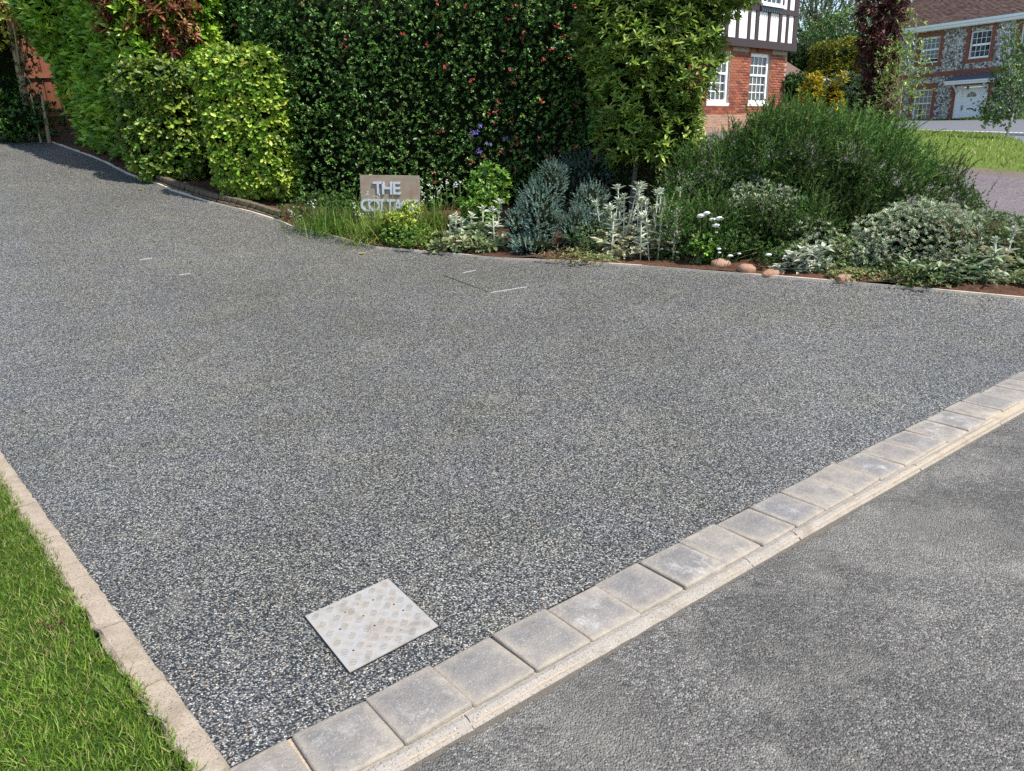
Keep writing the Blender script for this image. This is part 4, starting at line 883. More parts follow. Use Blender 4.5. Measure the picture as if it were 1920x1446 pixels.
# ------------------------------------------------------------------ lawn grass
def grass_blades(name, poly_fn, n, box, L, wd, cols, label, lean=.5, dzz=.01):
    P = np.stack([RNG.uniform(box[0], box[1], n), RNG.uniform(box[2], box[3], n)], 1); P = P[poly_fn(P)]; n = len(P); P = np.c_[P, zt(P[:, 0], P[:, 1]) + dzz]
    w = RNG.random(n) * 6.28; sp = lean * RNG.random(n) ** .8; tuft = wob(P * [1, 1, 0], 77, 3.0); sp = sp + .25 * np.abs(tuft); A = np.stack([np.cos(w) * np.sin(sp), np.sin(w) * np.sin(sp), np.cos(sp)], 1)
    LL = L * (1 + RNG.normal(0, .28, n)).clip(.35, 1.8) * (1 + .2 * tuft); C = pal(cols, n, .18) * (1 + .18 * tuft[:, None]).clip(.5, 1.6); dry = RNG.random(n) < .09 + .10 * (wob(P * [1, 1, 0], 78, 2.2) > .6); C[dry] = pal([(.3, .26, .1), (.42, .38, .18)], dry.sum(), .1)
    o = leaves(None, name, P, A, rdir(n), LL, wd, C, M['blade'], tpl=T_BLADE, droop=.45); return tag(o, label, 'grass')
lawn_edge0 = K0 + EN * .10
def in_lawn(P):
    q = P - lawn_edge0; s_ = q @ EN + .022 * wob(np.c_[P, np.zeros(len(P))], 9, 5); t = (P - K0) @ KN; return (s_ > -.028) & (t < -.02)
grass_blades('lawn_grass', in_lawn, 260000, (-4.6, -.7, 1.0, 4.6), .028, .0030, [(.055, .12, .013), (.10, .195, .02), (.16, .26, .03), (.26, .34, .06)], 'short green front lawn grass beside the pale edging at the lower left', .75)
from mathutils import geometry as _g
def in_poly(poly):
    A = np.array(poly)
    def f(P):
        ins = np.zeros(len(P), bool); j = len(A) - 1
        for i in range(len(A)):
            xi, yi = A[i]; xj, yj = A[j]; c = ((yi > P[:, 1]) != (yj > P[:, 1])) & (P[:, 0] < (xj - xi) * (P[:, 1] - yi) / (yj - yi + 1e-12) + xi); ins ^= c; j = i
        return ins
    return f
grass_blades('oval_lawn_grass', in_poly(isl), 90000, (7, 30, 10, 40), .07, .014, [(.12, .2, .025), (.19, .28, .04), (.27, .34, .07)], 'sunlit lawn grass across the private road at the upper right', .6, .03)
dp = at(105, 1187); sc_ = thing('soil_clod', 'dark crumbly clod of soil lying on the front lawn', 'clod', tuple(dp))
for k in range(14):
    bm = bmesh.new(); bmesh.ops.create_icosphere(bm, subdivisions=1, radius=random.uniform(.003, .008))
    for v in bm.verts: v.co = v.co * random.uniform(.7, 1.3)
    me = bpy.data.meshes.new('crumb'); bm.to_mesh(me); bm.free(); o = link('crumb', me, M['soil'], sc_); o.location = (random.gauss(0, .022), random.gauss(0, .014), .036 + random.uniform(-.01, .01))
# ------------------------------------------------------------------ buildings
def wall_with_openings(name, x0, x1, z0, z1_, ops, y0, y1, mat, parent):
    xs = sorted({x0, x1} | {v for o in ops for v in o[:2]}); zs = sorted({z0, z1_} | {v for o in ops for v in o[2:]}); V = []; F = []
    def solid(i, j):
        if i < 0 or j < 0 or i >= len(xs) - 1 or j >= len(zs) - 1: return False
        cx, cz = (xs[i] + xs[i + 1]) / 2, (zs[j] + zs[j + 1]) / 2
        return not any(a < cx < b and c < cz < d for a, b, c, d in ops)
    def quad(*p): n = len(V); V.extend(p); F.append((n, n + 1, n + 2, n + 3))
    for i in range(len(xs) - 1):
        for j in range(len(zs) - 1):
            if not solid(i, j): continue
            a, b, c, d = xs[i], xs[i + 1], zs[j], zs[j + 1]
            quad((a, y0, c), (b, y0, c), (b, y0, d), (a, y0, d)); quad((b, y1, c), (a, y1, c), (a, y1, d), (b, y1, d))
            if not solid(i - 1, j): quad((a, y1, c), (a, y0, c), (a, y0, d), (a, y1, d))
            if not solid(i + 1, j): quad((b, y0, c), (b, y1, c), (b, y1, d), (b, y0, d))
            if not solid(i, j - 1): quad((a, y1, c), (b, y1, c), (b, y0, c), (a, y0, c))
            if not solid(i, j + 1): quad((a, y0, d), (b, y0, d), (b, y1, d), (a, y1, d))
    return link(name, mesh_py(name, V, F), mat, parent)
def sash(root, x0, x1, z0, z1_, cols, rows_t, rows_b, split, y=.05, open_gap=0.0, fr=.085, sill=True, sill_h=.09):
    """white sash window; y = set-back of its face"""
    w = bpy.data.objects.new('window', None); COL.objects.link(w); w.parent = root; w.location = ((x0 + x1) / 2, y, z0); W = (x1 - x0) / 2; H = z1_ - z0
    sh_ = sill_h if sill else fr
    boxes('frame', [(-W, -W + fr, 0, .08, 0, H), (W - fr, W, 0, .08, 0, H), (-W + fr, W - fr, 0, .08, H - fr, H), (-W + fr, W - fr, 0, .08, 0, sh_)], M['white'], w)
    if sill: boxes('sill', [(-W - .03, W + .03, -.075, -.002, -.03, .045)], M['white'], w)
    zm = H * split; a, b = -W + fr, W - fr
    boxes('meeting_rail', [(a, b, .012, .075, zm - .03, zm + .03)], M['white'], w)
    for zz0, zz1, rows, yy in ((sh_ + open_gap, zm - .03, rows_b, .035), (zm + .03, H - fr, rows_t, .02)):
        bars = []
        if open_gap and rows == rows_b and zz0 > sh_: bars.append((a, b, yy, yy + .03, zz0, zz0 + .05)); boxes('opening', [(a, b, yy + .04, yy + .05, sh_, zz0)], M['dark'], w); zz0 += .05
        for k in range(1, cols): x = a + (b - a) * k / cols; bars.append((x - .013, x + .013, yy, yy + .03, zz0, zz1))
        o = boxes('glazing_bar', bars, M['white'], w)
        hb = []
        for k in range(1, rows): z = zz0 + (zz1 - zz0) * k / rows; hb.append((a, b, yy + .003, yy + .028, z - .013, z + .013))
        if hb: boxes('glazing_bar', hb, M['white'], w)
        for i in range(cols):
            for j in range(rows):
                xa, xb = a + (b - a) * i / cols + .0135, a + (b - a) * (i + 1) / cols - .0135; za, zb = zz0 + (zz1 - zz0) * j / rows + .0135, zz0 + (zz1 - zz0) * (j + 1) / rows - .0135
                p = link('pane', mesh_py('pane', [((xa - xb) / 2, 0, (za - zb) / 2), ((xb - xa) / 2, 0, (za - zb) / 2), ((xb - xa) / 2, 0, (zb - za) / 2), ((xa - xb) / 2, 0, (zb - za) / 2)], [(0, 1, 2, 3)]), M['glass'], w)
                p.location = ((xa + xb) / 2, yy + .016, (za + zb) / 2); p.rotation_euler = (random.uniform(-.012, .012), 0, random.uniform(-.012, .012))
    return w
# brick and timber house: local x runs right along its front, front faces -y
ta = rad(90 - 48.7); tc = np.array([9.058, 26.495, 1.70])
tud = thing('timbered_house', 'red brick house with a white and dark timbered upper floor behind the evergreen tree', 'house', tuple(tc), ta)
opsT = [(-2.09, -.99, .68, 2.16), (-4.25, -3.17, .68, 2.16)]
wall = wall_with_openings('wall', -7.5, 0, -.4, 2.42, opsT, 0, .3, M['mortar'], tud)
boxes('side_wall', [(-.3, -.004, .302, 7, -.4, 2.42)], M['brick'], tud)
bmb = bevel_box_mesh('brick', .215, .03, .065, .004, 1); bmb.materials.append(M['brick'])
restV = []; restF = []; nb = 0; cand = []
for c in range(33):
    z = -.3 + .0375 + c * .075 + .0
    x = -(.1125 if c % 2 else 0) - .1125
    while x > -5.6:
        a, b = x - .1075, x + .1075; x -= .225
        if z > 2.28: continue
        cut = False
        for o in opsT:
            top = 2.16 + .225
            if z + .033 > o[2] and z - .033 < top and b > o[0] - .002 and a < o[1] + .002:
                if z < 2.16 + .02 or (a > o[0] - .12 and b < o[1] + .12): cut = True
        if cut:
            for o in opsT:   # keep cut bricks beside the window
                if z + .033 > o[2] and z < 2.18:
                    if a < o[0] - .03 < b: cand.append((a, o[0] - .006, z)); break
                    if a < o[1] + .03 < b: cand.append((o[1] + .006, b, z)); break
            continue
        cand.append((a, b, z))
cand.sort(key=lambda q: -q[0])
for k, (a, b, z) in enumerate(cand):
    yy = .003 + random.uniform(-.002, .002) - (.045 if z < .42 else 0)
    if k < 290 and b - a > .2 and z > .0:
        o = link('brick', bmb, None, wall); o.location = ((a + b) / 2, yy, z)
    else:
        n = len(restV); restV += box_v(a, b, yy - .015, yy + .015, z - .0325, z + .0325); restF += [tuple(i + n for i in f) for f in BOXF]
link('brickwork', mesh_py('brickwork', restV, restF), M['brick'], wall)['kind'] = 'stuff'
for o in opsT:
    V = []; F = []; nS = int((o[1] - o[0] + .2) / .075)
    for k in range(nS):
        x = o[0] - .1 + .075 * k + .0375; n = len(V); V += box_v(x - .0325, x + .0325, -.014, .015, 2.168, 2.375); F += [tuple(i + n for i in f) for f in BOXF]
    link('soldier_course', mesh_py('soldier_course', V, F), M['brick'], wall)['kind'] = 'stuff'
boxes('plinth', [(-7.4, .04, -.06, -.004, -.4, .40), (-7.4, .03, -.045, -.003, .405, .44)], M['oldbrick'], tud)
for o in opsT: sash(tud, o[0], o[1], o[2], o[3], 4, 2, 3, .585, .06, fr=.10, sill_h=.14)
# jettied timber storey
JY = -.14
boxes('upper_wall', [(-7.5, .19, JY, 6.5, 2.42, 6.2)], M['render'], tud)
def timber(x0, x1, z0, z1_, yy=.03): boxes('timber', [(x0, x1, JY - yy, JY - .001, z0, z1_)], M['timber'], tud)
timber(-7.5, .22, 2.28, 2.5, .045); timber(-7.5, .2, 3.29, 3.44, .04)
for x0, x1 in ((-2.60, -2.46), (-2.19, -2.02), (-1.53, -1.40), (-.90, -.73), (-.46, -.33), (-.03, .2), (-3.2, -3.06), (-3.75, -3.6), (-4.4, -4.25), (-5.1, -4.9)): timber(x0, x1, 2.501, 3.289)
for x0, x1 in ((-2.3, -2.03), (-.85, -.68), (-.46, -.33), (-.03, .2), (-3.2, -3.06), (-4.4, -4.25)): timber(x0, x1, 3.441, 5.9)
boxes('window_apron', [(-2.02, -.86, JY - .075, JY - .042, 3.33, 3.43)], M['lead'], tud)
for k in range(9): boxes('dentil', [(-1.98 + k * .125, -1.92 + k * .125, JY - .085, JY - .042, 3.29, 3.328)], M['lead'], tud)
w = sash(tud, -2.02, -.86, 3.46, 4.9, 4, 2, 2, .5, JY - .07, fr=.08)
boxes('eaves', [(-7.9, .6, JY - .4, 7, 6.2, 6.35)], M['timber'], tud)
V = [(-7.9, JY - .4, 6.35), (.6, JY - .4, 6.35), (.6, 7, 6.35), (-7.9, 7, 6.35), (-5.5, 3.2, 9), (-2, 3.2, 9)]; link('roof', mesh_py('roof', V, [(0, 1, 5, 4), (1, 2, 5), (2, 3, 4, 5), (3, 0, 4)]), M['tile'], tud)
# garage roof behind
gp_ = pol(1462, 160, 33); gar = thing('garage', 'low outbuilding with a brown hipped tile roof behind the timbered house', 'building', (gp_[0], gp_[1], z1(*gp_[:2])), ta - .5)
ez = pol(1500, 152, 34)[2] - z1(*gp_[:2])
boxes('wall', [(-3, 1.05, .1, 4, -.5, ez - .12)], M['bricktex'], gar); boxes('gutter', [(-3.2, 1.35, -.12, -.02, ez - .1, ez)], M['white'], gar); boxes('fascia', [(-3.2, 1.3, -.015, .1, ez - .16, ez + .01)], M['white'], gar)
V = [(-3.3, -.1, ez + .02), (1.4, -.1, ez + .02), (1.4, 4.2, ez + .02), (-3.3, 4.2, ez + .02), (-1.3, 2.05, ez + 1.75), (-.3, 2.05, ez + 1.75)]
TF = [(0, 1, 5, 4), (1, 2, 5), (2, 3, 4, 5), (3, 0, 4)]; link('roof', mesh_py('roof', V, TF), M['tile'], gar)
# flint house
fa = rad(90 - 148.8); fc = np.array([18.69967823, 35.35989302, 1.80233288]); fc = CAMP + (fc - CAMP) * 1.5; fc[2] = 1.86
fl_ = thing('flint_house', 'grey flint house with red brick bands, white sash windows and a white front door', 'house', tuple(fc), fa)
opsF = [(-1.52, -.24, 3.66, 5.22), (1.66, 2.94, 3.66, 5.24), (-1.58, -.31, .10, 2.06), (4.62, 5.9, 3.66, 5.24), (1.2, 3.22, -.3, 2.12), (-4.0, -2.9, .10, 2.06)]
wall_with_openings('flint_wall', -4.6, 9.0, -.6, 5.62, opsF, 0, .4, M['flint'], fl_)
boxes('side_wall', [(-4.6, -4.2, .402, 8, -.6, 5.62)], M['flint'], fl_)
def surround(x0, x1, z0, z1_, w=.22, head=.32, foot=.22):
    bl = []; z = z0 - foot; k = 0
    while z < z1_ + head - .01:
        zz = min(z + .225, z1_ + head); e = .0 if k % 2 else .11
        if zz <= z0 + .001: bl.append((x0 - w - e, x1 + w + e, -.022, .1, z, zz))
        elif z >= z1_ - .001: bl.append((x0 - w - e, x1 + w + e, -.022, .1, z, zz))
        else:
            bl.append((x0 - w - e, x0, -.022, .1, z, zz)); bl.append((x1, x1 + w + e, -.022, .1, z, zz))
        z = zz if not (z < z0 < zz) else zz; k += 1
    # exact split at opening edges
    out = []
    for b in bl:
        out.append((b[0], b[1], b[2] - random.uniform(0, .004), b[3], b[4], b[5] - .004))
    boxes('brick_surround', out, M['bricktex'], fl_)
for o in opsF:
    z0 = o[2]; h = o[3] - z0; n = round(h / .225); 
    surround(o[0], o[1], z0, z0 + h, .2, .30 if o[2] > 3 else .36, .225 if z0 > 0 else 0)
for o in opsF[:4] + opsF[5:]:
    low = o[2] < 3; sash(fl_, o[0], o[1], o[2], o[3], 4, 2, 3 if low else 2, .56 if low else .5, .09, open_gap=(.14 if o is opsF[0] else 0), fr=.08, sill=True)
boxes('brick_band', [(-4.62, 9.02, -.03, .05, 2.80, 3.08)], M['bricktex'], fl_)
boxes('brick_plinth', [(-4.62, 1.0, -.035, .05, -.5, -.1), (3.5, 9.02, -.035, .05, -.5, -.1)], M['bricktex'], fl_)
for z in np.arange(-.08, 2.78, .225): boxes('quoin', [(-4.63, -4.25 + (.1 if round(z / .225) % 2 else 0), -.026, .3, z, z + .22)], M['bricktex'], fl_)
for z in np.arange(3.1, 5.4, .225): boxes('quoin', [(-4.63, -4.25 + (.1 if round(z / .225) % 2 else 0), -.026, .3, z, z + .22)], M['bricktex'], fl_)
boxes('eaves_board', [(-4.9, 9.2, -.30, .2, 5.56, 5.78)], M['white'], fl_); boxes('gutter', [(-5.0, 9.3, -.42, -.30, 5.74, 5.90), (-4.98, 9.2, -.36, -.302, 5.60, 5.735)], M['white'], fl_)
# hipped roof with tiles
RB = 5.9; run = 4.2; rise = 4.4
V = [(-5.0, -.42, RB), (9.4, -.42, RB), (9.4, 8.4, RB), (-5.0, 8.4, RB), (-.8, 3.98, RB + rise), (5.2, 3.98, RB + rise)]
roof = link('roof', mesh_py('roof', V, TF), M['tile'], fl_)
V = []; F = []; sl = math.hypot(run + .2, rise); dy, dz_ = (run + .2) / sl, rise / sl
for c in range(46):
    s0 = c * .12; s1 = s0 + .15
    if s1 > sl: break
    xl = -5.0 + 4.2 * s0 / sl; xr = 9.4 - 4.2 * s0 / sl; x = xl + (.09 if c % 2 else 0)
    while x < min(xr, 7.0):
        h0 = .035 + random.uniform(0, .012); h1 = .012; n = len(V)
        pts = [(x + .004, s0, h0), (x + .172, s0, h0), (x + .172, s1, h1), (x + .004, s1, h1)]
        V += [(p, -.42 + q * dy - h * dz_, RB + q * dz_ + h * dy) for p, q, h in pts] + [(p, -.42 + q * dy - (h - .018) * dz_, RB + q * dz_ + (h - .018) * dy) for p, q, h in pts]
        F += [(n, n + 1, n + 2, n + 3), (n + 4, n + 5, n + 1, n), (n + 5, n + 6, n + 2, n + 1), (n + 7, n + 4, n, n + 3)]; x += .178
link('roof_tiles', mesh_py('roof_tiles', V, F), M['tile'], roof)['kind'] = 'stuff'
# front door, surround, canopy
boxes('door_surround', [(1.2, 1.62, .02, .2, -.3, 2.12), (2.82, 3.22, .02, .2, -.3, 2.12), (1.62, 2.82, .02, .2, 2.02, 2.12)], M['white'], fl_)
for b_ in ((1.34, 1.58, .0, .019, .0, 1.9), (2.88, 3.12, .0, .019, .0, 1.9)): boxes('side_panel', [b_], M['white'], fl_)
door = boxes('door', [(1.64, 2.80, .07, .12, -.3, 2.0)], M['white'], fl_)
for b_ in ((1.78, 2.14, .055, .069, .1, .62), (2.3, 2.66, .055, .069, .1, .62), (1.78, 2.14, .055, .069, .9, 1.2), (2.3, 2.66, .055, .069, .9, 1.2)): boxes('door_panel', [b_], M['white'], door)
def halfdisc(name, cx, cz, r, y, mat, parent, n=12):
    V = [(cx + r * math.cos(math.pi * k / n), y, cz + r * math.sin(math.pi * k / n)) for k in range(n + 1)]; V += [(v[0], y + .02, v[2]) for v in V]; F = [tuple(range(n, -1, -1))] + [(k, k + 1, n + 2 + k, n + 1 + k) for k in range(n)] + [(n, 0, n + 1, 2 * n + 1)]
    return link(name, mesh_py(name, V, F), mat, parent)
halfdisc('fanlight', 2.22, 1.44, .29, .05, M['glass'], door)
for k in (1, 2): 
    a = math.pi * k / 3; V, F = tube([(2.22, .045, 1.44), (2.22 + .29 * math.cos(a), .045, 1.44 + .29 * math.sin(a))], [.01, .01], 4); link('fanlight_bar', mesh_py('fanlight_bar', V, F), M['white'], door)
boxes('letterbox', [(2.04, 2.42, .048, .069, .70, .77)], M['black'], door); boxes('knocker', [(2.2, 2.25, .04, .069, 1.22, 1.32)], M['black'], door); boxes('handle', [(1.70, 1.74, .03, .069, .66, .96)], M['black'], door)
cpy = bpy.data.objects.new('canopy', None); COL.objects.link(cpy); cpy.parent = fl_
boxes('cornice', [(.85, 3.55, -.75, -.002, 2.20, 2.32), (.80, 3.60, -.80, -.002, 2.325, 2.42)], M['white'], cpy)
V = [(.78, -.82, 2.425), (3.62, -.82, 2.425), (3.62, -.035, 2.425), (.78, -.035, 2.425), (1.0, -.035, 2.78), (3.4, -.035, 2.78)]; link('lead_roof', mesh_py('lead_roof', V, [(0, 1, 5, 4), (1, 2, 5), (3, 0, 4), (2, 3, 4, 5), (0, 3, 2, 1)]), M['lead'], cpy)
for x in (1.22, 3.08): V, F = tube([(x + .05, -.03, 1.75), (x + .05, -.2, 1.95), (x + .05, -.5, 2.18)], [.06, .06, .07], 4); link('bracket', mesh_py('bracket', V, F), M['white'], cpy)
V, F = tube([(2.15, -.35, 2.2), (2.15, -.35, 2.05)], [.008, .008], 5); lan = link('lantern', mesh_py('lantern', V, F), M['black'], fl_); boxes('lantern_glass', [(2.10, 2.20, -.40, -.30, 1.86, 2.04)], M['glass'], lan); boxes('lantern_cap', [(2.085, 2.215, -.415, -.285, 2.041, 2.07)], M['black'], lan)
# bright low hedge strip before the flint house
def house_pt(x, y): ca, sa = math.cos(fa), math.sin(fa); return np.array([fc[0] + x * ca - y * sa, fc[1] + x * sa + y * ca])
q0 = house_pt(2.0, -1.6); lh = thing('low_hedge', 'low bright green clipped strip in front of the flint house', 'hedge', (q0[0], q0[1], z1(*q0)))
sh = [sd_box((q0[0], q0[1], 1.86 - .05), (5.2, .45, .22), fa, .12)]
P, N = shell(union(sh, 91, .04), 2600, .15, .4); b = Bag(); whorl(b, P, N + np.array([0, 0, .5]) + .4 * rdir(len(P)), 4, .8, .10, .03, [(.14, .26, .03), (.22, .34, .045)], .15); b.build(lh, 'foliage', M['leaf']); blob_core(lh, 'inner_branches', sh, .85, floor=False)

# ------------------------------------------------------------------ trees and shrubs further off
def crown_tree(name, label, base, shapes, seed, n, L, W, cols, trunk_r, nl=5, mat='leaf', bark='bark', amp=.2, depth=.9, nbr=40, group=None, back=.4, tail=.3, up=.3, trunk_pts=None, cat='tree', tpl=T_LEAF, droop=.15):
    r = thing(name, label, cat, tuple(base), group=group); P, N = shell(union(shapes, seed, amp, .8), n, depth, back, None, tail); b = Bag()
    whorl(b, P, N * .6 + np.array([0, 0, up]) + .7 * rdir(len(P)), nl, .95, L, W, cols, .2); b.build(r, 'crown', M[mat], tpl=tpl, droop=droop)
    top = shapes[0][1]; tp = trunk_pts if trunk_pts is not None else [base - [0, 0, .2], base + (top - base) * .45 + RNG.normal(0, .05, 3), top]
    tubes('trunk', [(tp, [trunk_r, trunk_r * .75] + [trunk_r * .45] * (len(tp) - 2))], M[bark], r, base, 8)
    lst = []
    for i in RNG.choice(len(P), min(nbr, len(P)), replace=False):
        e = P[i]; t = RNG.uniform(.35, .95); s0 = tp[-2] * (1 - t) + tp[-1] * t if RNG.random() < .6 else tp[-2]; mid = (s0 + e) / 2 + RNG.normal(0, .06, 3) * np.linalg.norm(e - s0); lst.append(([s0, mid, e], [trunk_r * .35, trunk_r * .2, trunk_r * .06]))
    tubes('limb', lst, M[bark], r, base, 5)['kind'] = 'stuff'; return r
def gpt(px, D): return ground(px, D)
# dark purple tree
b0 = gpt(1640, 25)
crown_tree('plum_tree', 'dark purple-leaved small tree between the two houses', b0, [sd_ell(pol(1648, 95, 25), (.45, .45, .85)), sd_ell(pol(1630, 45, 25), (.2, .22, .6)), sd_ell(pol(1678, 35, 25), (.18, .2, .55)), sd_ell(pol(1645, 165, 25), (.36, .36, .7)), sd_ell(pol(1652, 205, 25), (.34, .3, .4))], 101, 900, .15, .045, [(.028, .009, .011), (.055, .014, .014), (.10, .026, .02), (.15, .045, .03)], .05, 6, amp=.12, depth=.45, nbr=30, up=-.3, tail=.12, droop=.3)
b1 = gpt(1680, 24)
crown_tree('young_tree', 'slender light green young tree growing in front of the purple one', b1, [sd_ell(pol(1692, 150, 24), (.55, .5, 1.0)), sd_ell(pol(1700, 60, 24.5), (.35, .35, .75)), sd_ell(pol(1665, 205, 24), (.6, .45, .45))], 102, 420, .10, .042, [(.10, .19, .03), (.18, .28, .05), (.28, .36, .09)], .03, 4, amp=.2, depth=.8, nbr=26, bark='pale_bark', tail=.3)
# birch sapling at the right
b2 = gpt(1884, 21.5)
crown_tree('birch_sapling', 'small birch with a white stem on the lawn at the far right', b2, [sd_ell(pol(1898, 165, 21.5), (.42, .42, .75)), sd_ell(pol(1905, 100, 21.6), (.25, .28, .55)), sd_ell(pol(1875, 205, 21.4), (.35, .35, .35))], 103, 1100, .06, .036, [(.045, .11, .02), (.09, .17, .03), (.17, .26, .06)], .035, 4, bark='birch', amp=.15, depth=.5, nbr=30, tail=.2)
# conifers, golden shrubs and hedges between the houses
def bush(name, label, px, D, shapes, seed, n, L, W, cols, nl=5, up=.6, cat='shrub', core=.8, mat='leaf', group=None, amp=.1):
    g = gpt(px, D); r = thing(name, label, cat, tuple(g), group=group); P, N = shell(union(shapes, seed, amp), n, .3, .2, None, .08); b = Bag(); whorl(b, P, N * .8 + np.array([0, 0, up]) + .4 * rdir(len(P)), nl, .8, L, W, cols, .18); b.build(r, 'foliage', M[mat]); blob_core(r, 'inner_branches', shapes, core, floor=False); tubes('stem', [([g - [0, 0, .1], shapes[0][1]], [.05, .02])], M['bark'], r, g, 6); return r
GOLD = [(.24, .2, .012), (.4, .32, .015), (.55, .43, .02)]; GREEN = [(.02, .055, .012), (.04, .095, .018), (.07, .14, .028)]
bush('golden_conifer', 'yellow cone-shaped conifer nearest the timbered house', 1518, 23.5, [sd_ell(pol(1518, 200, 23.5), (.27, .27, .6)), sd_ell(pol(1516, 178, 23.5), (.15, .15, .38))], 111, 600, .10, .03, GOLD, up=1.2, cat='conifer', group='golden conifers')
bush('golden_conifer', 'tall yellow conifer to the right of the cone-shaped one', 1560, 23.5, [sd_ell(pol(1566, 208, 23.5), (.22, .22, .75)), sd_ell(pol(1560, 178, 23.5), (.15, .15, .38))], 112, 600, .10, .03, GOLD, up=1.2, cat='conifer', group='golden conifers')
bush('dark_bush', 'dark green bush by the corner of the timbered house', 1500, 27.5, [sd_ell(pol(1495, 165, 28.5), (.75, .6, .45)), sd_ell(pol(1520, 162, 28.5), (.4, .5, .35))], 113, 700, .10, .045, GREEN)
bush('variegated_bush', 'cream and green variegated bush left of the purple tree', 1590, 25.5, [sd_ell(pol(1588, 172, 25.5), (.55, .45, .4)), sd_ell(pol(1605, 190, 25.3), (.45, .4, .45)), sd_ell(pol(1578, 200, 25.5), (.35, .4, .4))], 114, 900, .10, .05, [(.14, .22, .05), (.34, .4, .16), (.5, .52, .3)])
bush('green_bush', 'mid green bush between the golden conifers', 1540, 24, [sd_ell(pol(1540, 215, 24.3), (.45, .4, .55)), sd_ell(pol(1535, 178, 25), (.5, .4, .16))], 115, 600, .09, .035, [(.03, .075, .02), (.06, .12, .03), (.12, .19, .05)])
bush('tall_hedge', 'tall dark green hedge behind the garage', 1520, 44, [sd_box(pol(1515, 150, 46), (2.6, 1, 2.2), .2, .4)], 116, 2600, .16, .06, GREEN, cat='hedge')
bush('golden_hedge', 'high golden conifer hedge behind the purple tree', 1590, 44, [sd_box(pol(1595, 148, 44.5), (2.0, 1, 1.75), -.1, .5), sd_ell(pol(1570, 140, 44), (1.2, .9, 1.2))], 117, 2400, .18, .06, [(.07, .10, .012), (.15, .17, .015), (.3, .28, .02)], cat='hedge')
# conservatory roof peak
cp = pol(1546, 168, 36); con = thing('conservatory', 'white framed glass conservatory roof peak behind the golden conifers', 'building', (cp[0], cp[1], z1(*cp[:2])))
zb = cp[2] - z1(*cp[:2]); pk = np.array([0, 0, zb + .42]); rim = [np.array([1.05 * math.cos(t), 1.05 * math.sin(t), zb - .15]) for t in np.arange(8) * math.pi / 4 + .2]
for k in range(8):
    V, F = tube([pk, rim[k]], [.035, .035], 5); link('rafter', mesh_py('rafter', V, F), M['white'], con)
    link('pane', mesh_py('pane', [pk * .985 + [0, 0, 0], rim[k], rim[(k + 1) % 8]], [(0, 1, 2)]), M['glass'], con)
    boxes('wall_post', [(rim[k][0] - .05, rim[k][0] + .05, rim[k][1] - .05, rim[k][1] + .05, -.1, zb - .19)], M['white'], con)
# tall trees against the sky
WIL = [(.075, .115, .045), (.12, .17, .065), (.2, .25, .11)]
crown_tree('willow_tree', 'tall airy grey-green tree rising behind the timbered house', gpt(1530, 62), [sd_ell(pol(1530, 40, 62), (3.0, 2.5, 3.6)), sd_ell(pol(1495, 70, 62), (2.2, 2.2, 2.8)), sd_ell(pol(1570, 60, 62), (2.2, 2, 2.6)), sd_ell(pol(1550, -20, 62), (2.5, 2.5, 2.5))], 121, 5200, .2, .06, WIL, .25, 4, amp=.5, depth=2.6, nbr=110, tail=.8, up=-.2)
crown_tree('green_tree', 'rounded mid green tree behind the golden hedge', gpt(1580, 54), [sd_ell(pol(1565, 90, 54), (2.0, 1.6, 1.7)), sd_ell(pol(1595, 100, 54), (1.3, 1.5, 1.2))], 122, 2200, .18, .08, [(.035, .085, .018), (.07, .14, .028), (.12, .2, .045)], .2, 4, amp=.35, depth=1.6, nbr=50, tail=.4)
crown_tree('far_tree', 'distant tree top showing above the left end of the flint house roof', gpt(1670, 85), [sd_ell(pol(1668, 5, 85), (2.4, 2.2, 2.6)), sd_ell(pol(1690, -20, 85), (2.4, 2.2, 2.4))], 123, 2600, .24, .1, WIL, .25, 4, amp=.5, depth=2.2, nbr=60, tail=.6)
# far left: fence, leaning tree, sapling, bush
f0, f1 = gpt(-60, 18.2), gpt(175, 18.9); dd, LL, rz = frame2(f0, f1)
fen = thing('timber_fence', 'red-brown vertical board fence behind the leaning trunk at the far left', 'fence', tuple(f0), rz)
pw = .125; npk = int(LL / pw); pm = bevel_box_mesh('board', pw + .014, .022, 2.55, .003, 1); pm.materials.append(M['fence'])
for k in range(npk):
    x = (k + .5) * pw; g = f0[:2] + dd * x; o = link('board', pm, None, fen); o.location = (x, .024 * (k % 2), z1(*g) - f0[2] + 1.3 + random.uniform(-.01, .01)); o.rotation_euler = (0, random.uniform(-.006, .006), 0)
for h in (.28, 1.0, 1.85):
    V = []; F = []
    for x in (0, LL): g = f0[:2] + dd * x; z = z1(*g) - f0[2] + h; V += [(x, -.06, z), (x, -.012, z), (x, -.012, z + .09), (x, -.06, z + .09)]
    link('rail', mesh_py('rail', V, [(0, 4, 5, 1), (1, 5, 6, 2), (2, 6, 7, 3), (3, 7, 4, 0), (0, 1, 2, 3), (7, 6, 5, 4)]), M['fence'], fen)
for x in np.arange(.2, LL, 1.8): g = f0[:2] + dd * x; boxes('post', [(x - .05, x + .05, .03, .13, -.1, 2.6)], M['fence'], fen, (0, 0, z1(*g) - f0[2]))
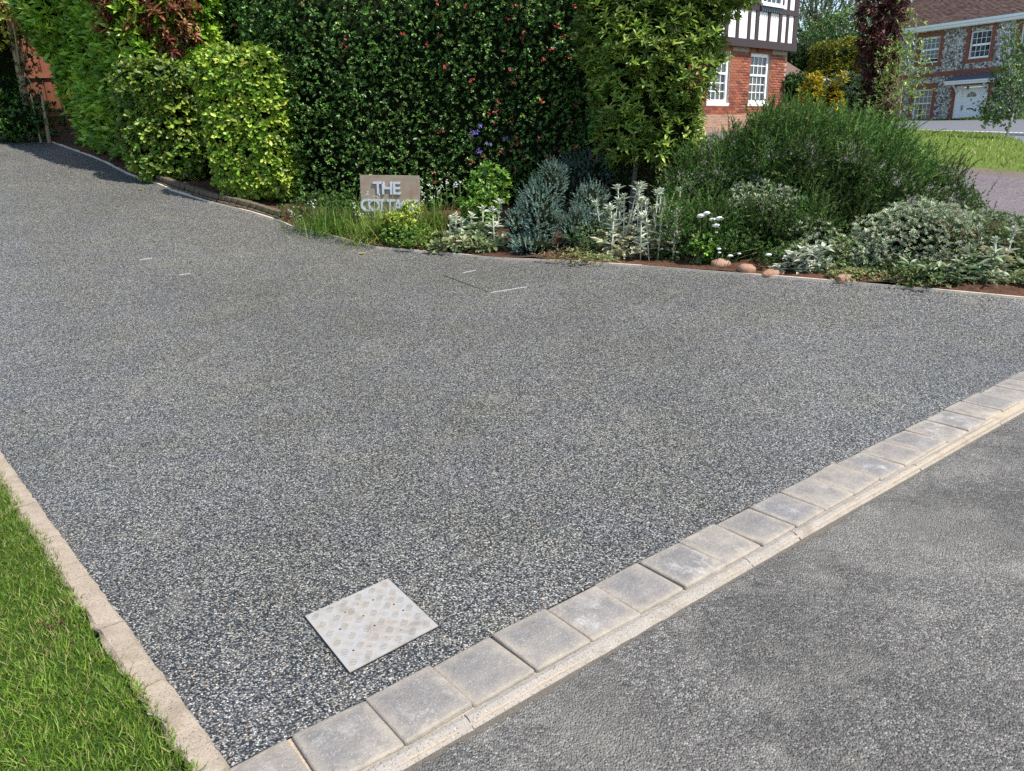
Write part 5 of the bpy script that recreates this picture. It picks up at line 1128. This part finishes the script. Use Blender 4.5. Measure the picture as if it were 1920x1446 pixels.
tbs = pol(54, 228, 17.6); tbs[2] = z1(*tbs[:2])
crown_tree('leaning_tree', 'leaning pale bare trunk with yellow-green leaves at the top left corner', tbs, [sd_ell(pol(8, 22, 17.2), (.5, .5, .4)), sd_ell(pol(40, -30, 17.2), (.7, .6, .4)), sd_ell(pol(-30, 60, 17.4), (.4, .5, .6))], 131, 800, .085, .045, [(.3, .32, .04), (.46, .44, .07), (.55, .5, .12)], .085, 4, amp=.15, depth=.5, nbr=8, bark='pale_bark', trunk_pts=[tbs - [0, 0, .2], pol(40, 150, 17.5), pol(16, 40, 17.4)], tail=.15)
sb = pol(88, 243, 17.1); sb[2] = z1(*sb[:2]); sap = thing('bare_sapling', 'thin bare forked sapling with a stake in front of the fence', 'sapling', tuple(sb))
for q in (([sb - [0, 0, .05], pol(84, 215, 17.1), pol(78, 180, 17.15)], [.04, .028, .012]), ([pol(90, 240, 17.1) - [0, 0, .1], pol(84, 215, 17.1)], [.022, .018]), ([pol(78, 180, 17.15), pol(64, 165, 17.2), pol(45, 135, 17.2)], [.012, .008, .004]), ([pol(82, 200, 17.1), pol(80, 150, 17.1)], [.008, .004])): tubes('stem', [q], M['pale_bark'], sap, sb, 6)
V, F = tube(np.array([sb + [-.16, 0, -.05], sb + [-.16, 0, .85]]) - sb, [.014, .014], 5); link('stake', mesh_py('stake', V, F), M['pale_bark'], sap)
bush('low_shrub', 'low glossy green shrub on the soil in front of the fence', 25, 17.6, [sd_ell(pol(15, 222, 17.6), (.75, .5, .36)), sd_ell(pol(48, 228, 17.4), (.45, .4, .22)), sd_ell(pol(-40, 220, 17.8), (.7, .5, .4))], 132, 900, .075, .035, [(.03, .085, .018), (.06, .15, .025), (.12, .23, .04)], mat='leaf_gloss')
bush('shade_shrub', 'dark shrub in deep shade beside the leaning trunk at the left edge', 5, 18.9, [sd_ell(pol(-5, 130, 17.9), (.55, .4, 1.0)), sd_ell(pol(-40, 100, 18.0), (.9, .5, 1.6))], 133, 1300, .07, .03, GREEN, amp=.12)
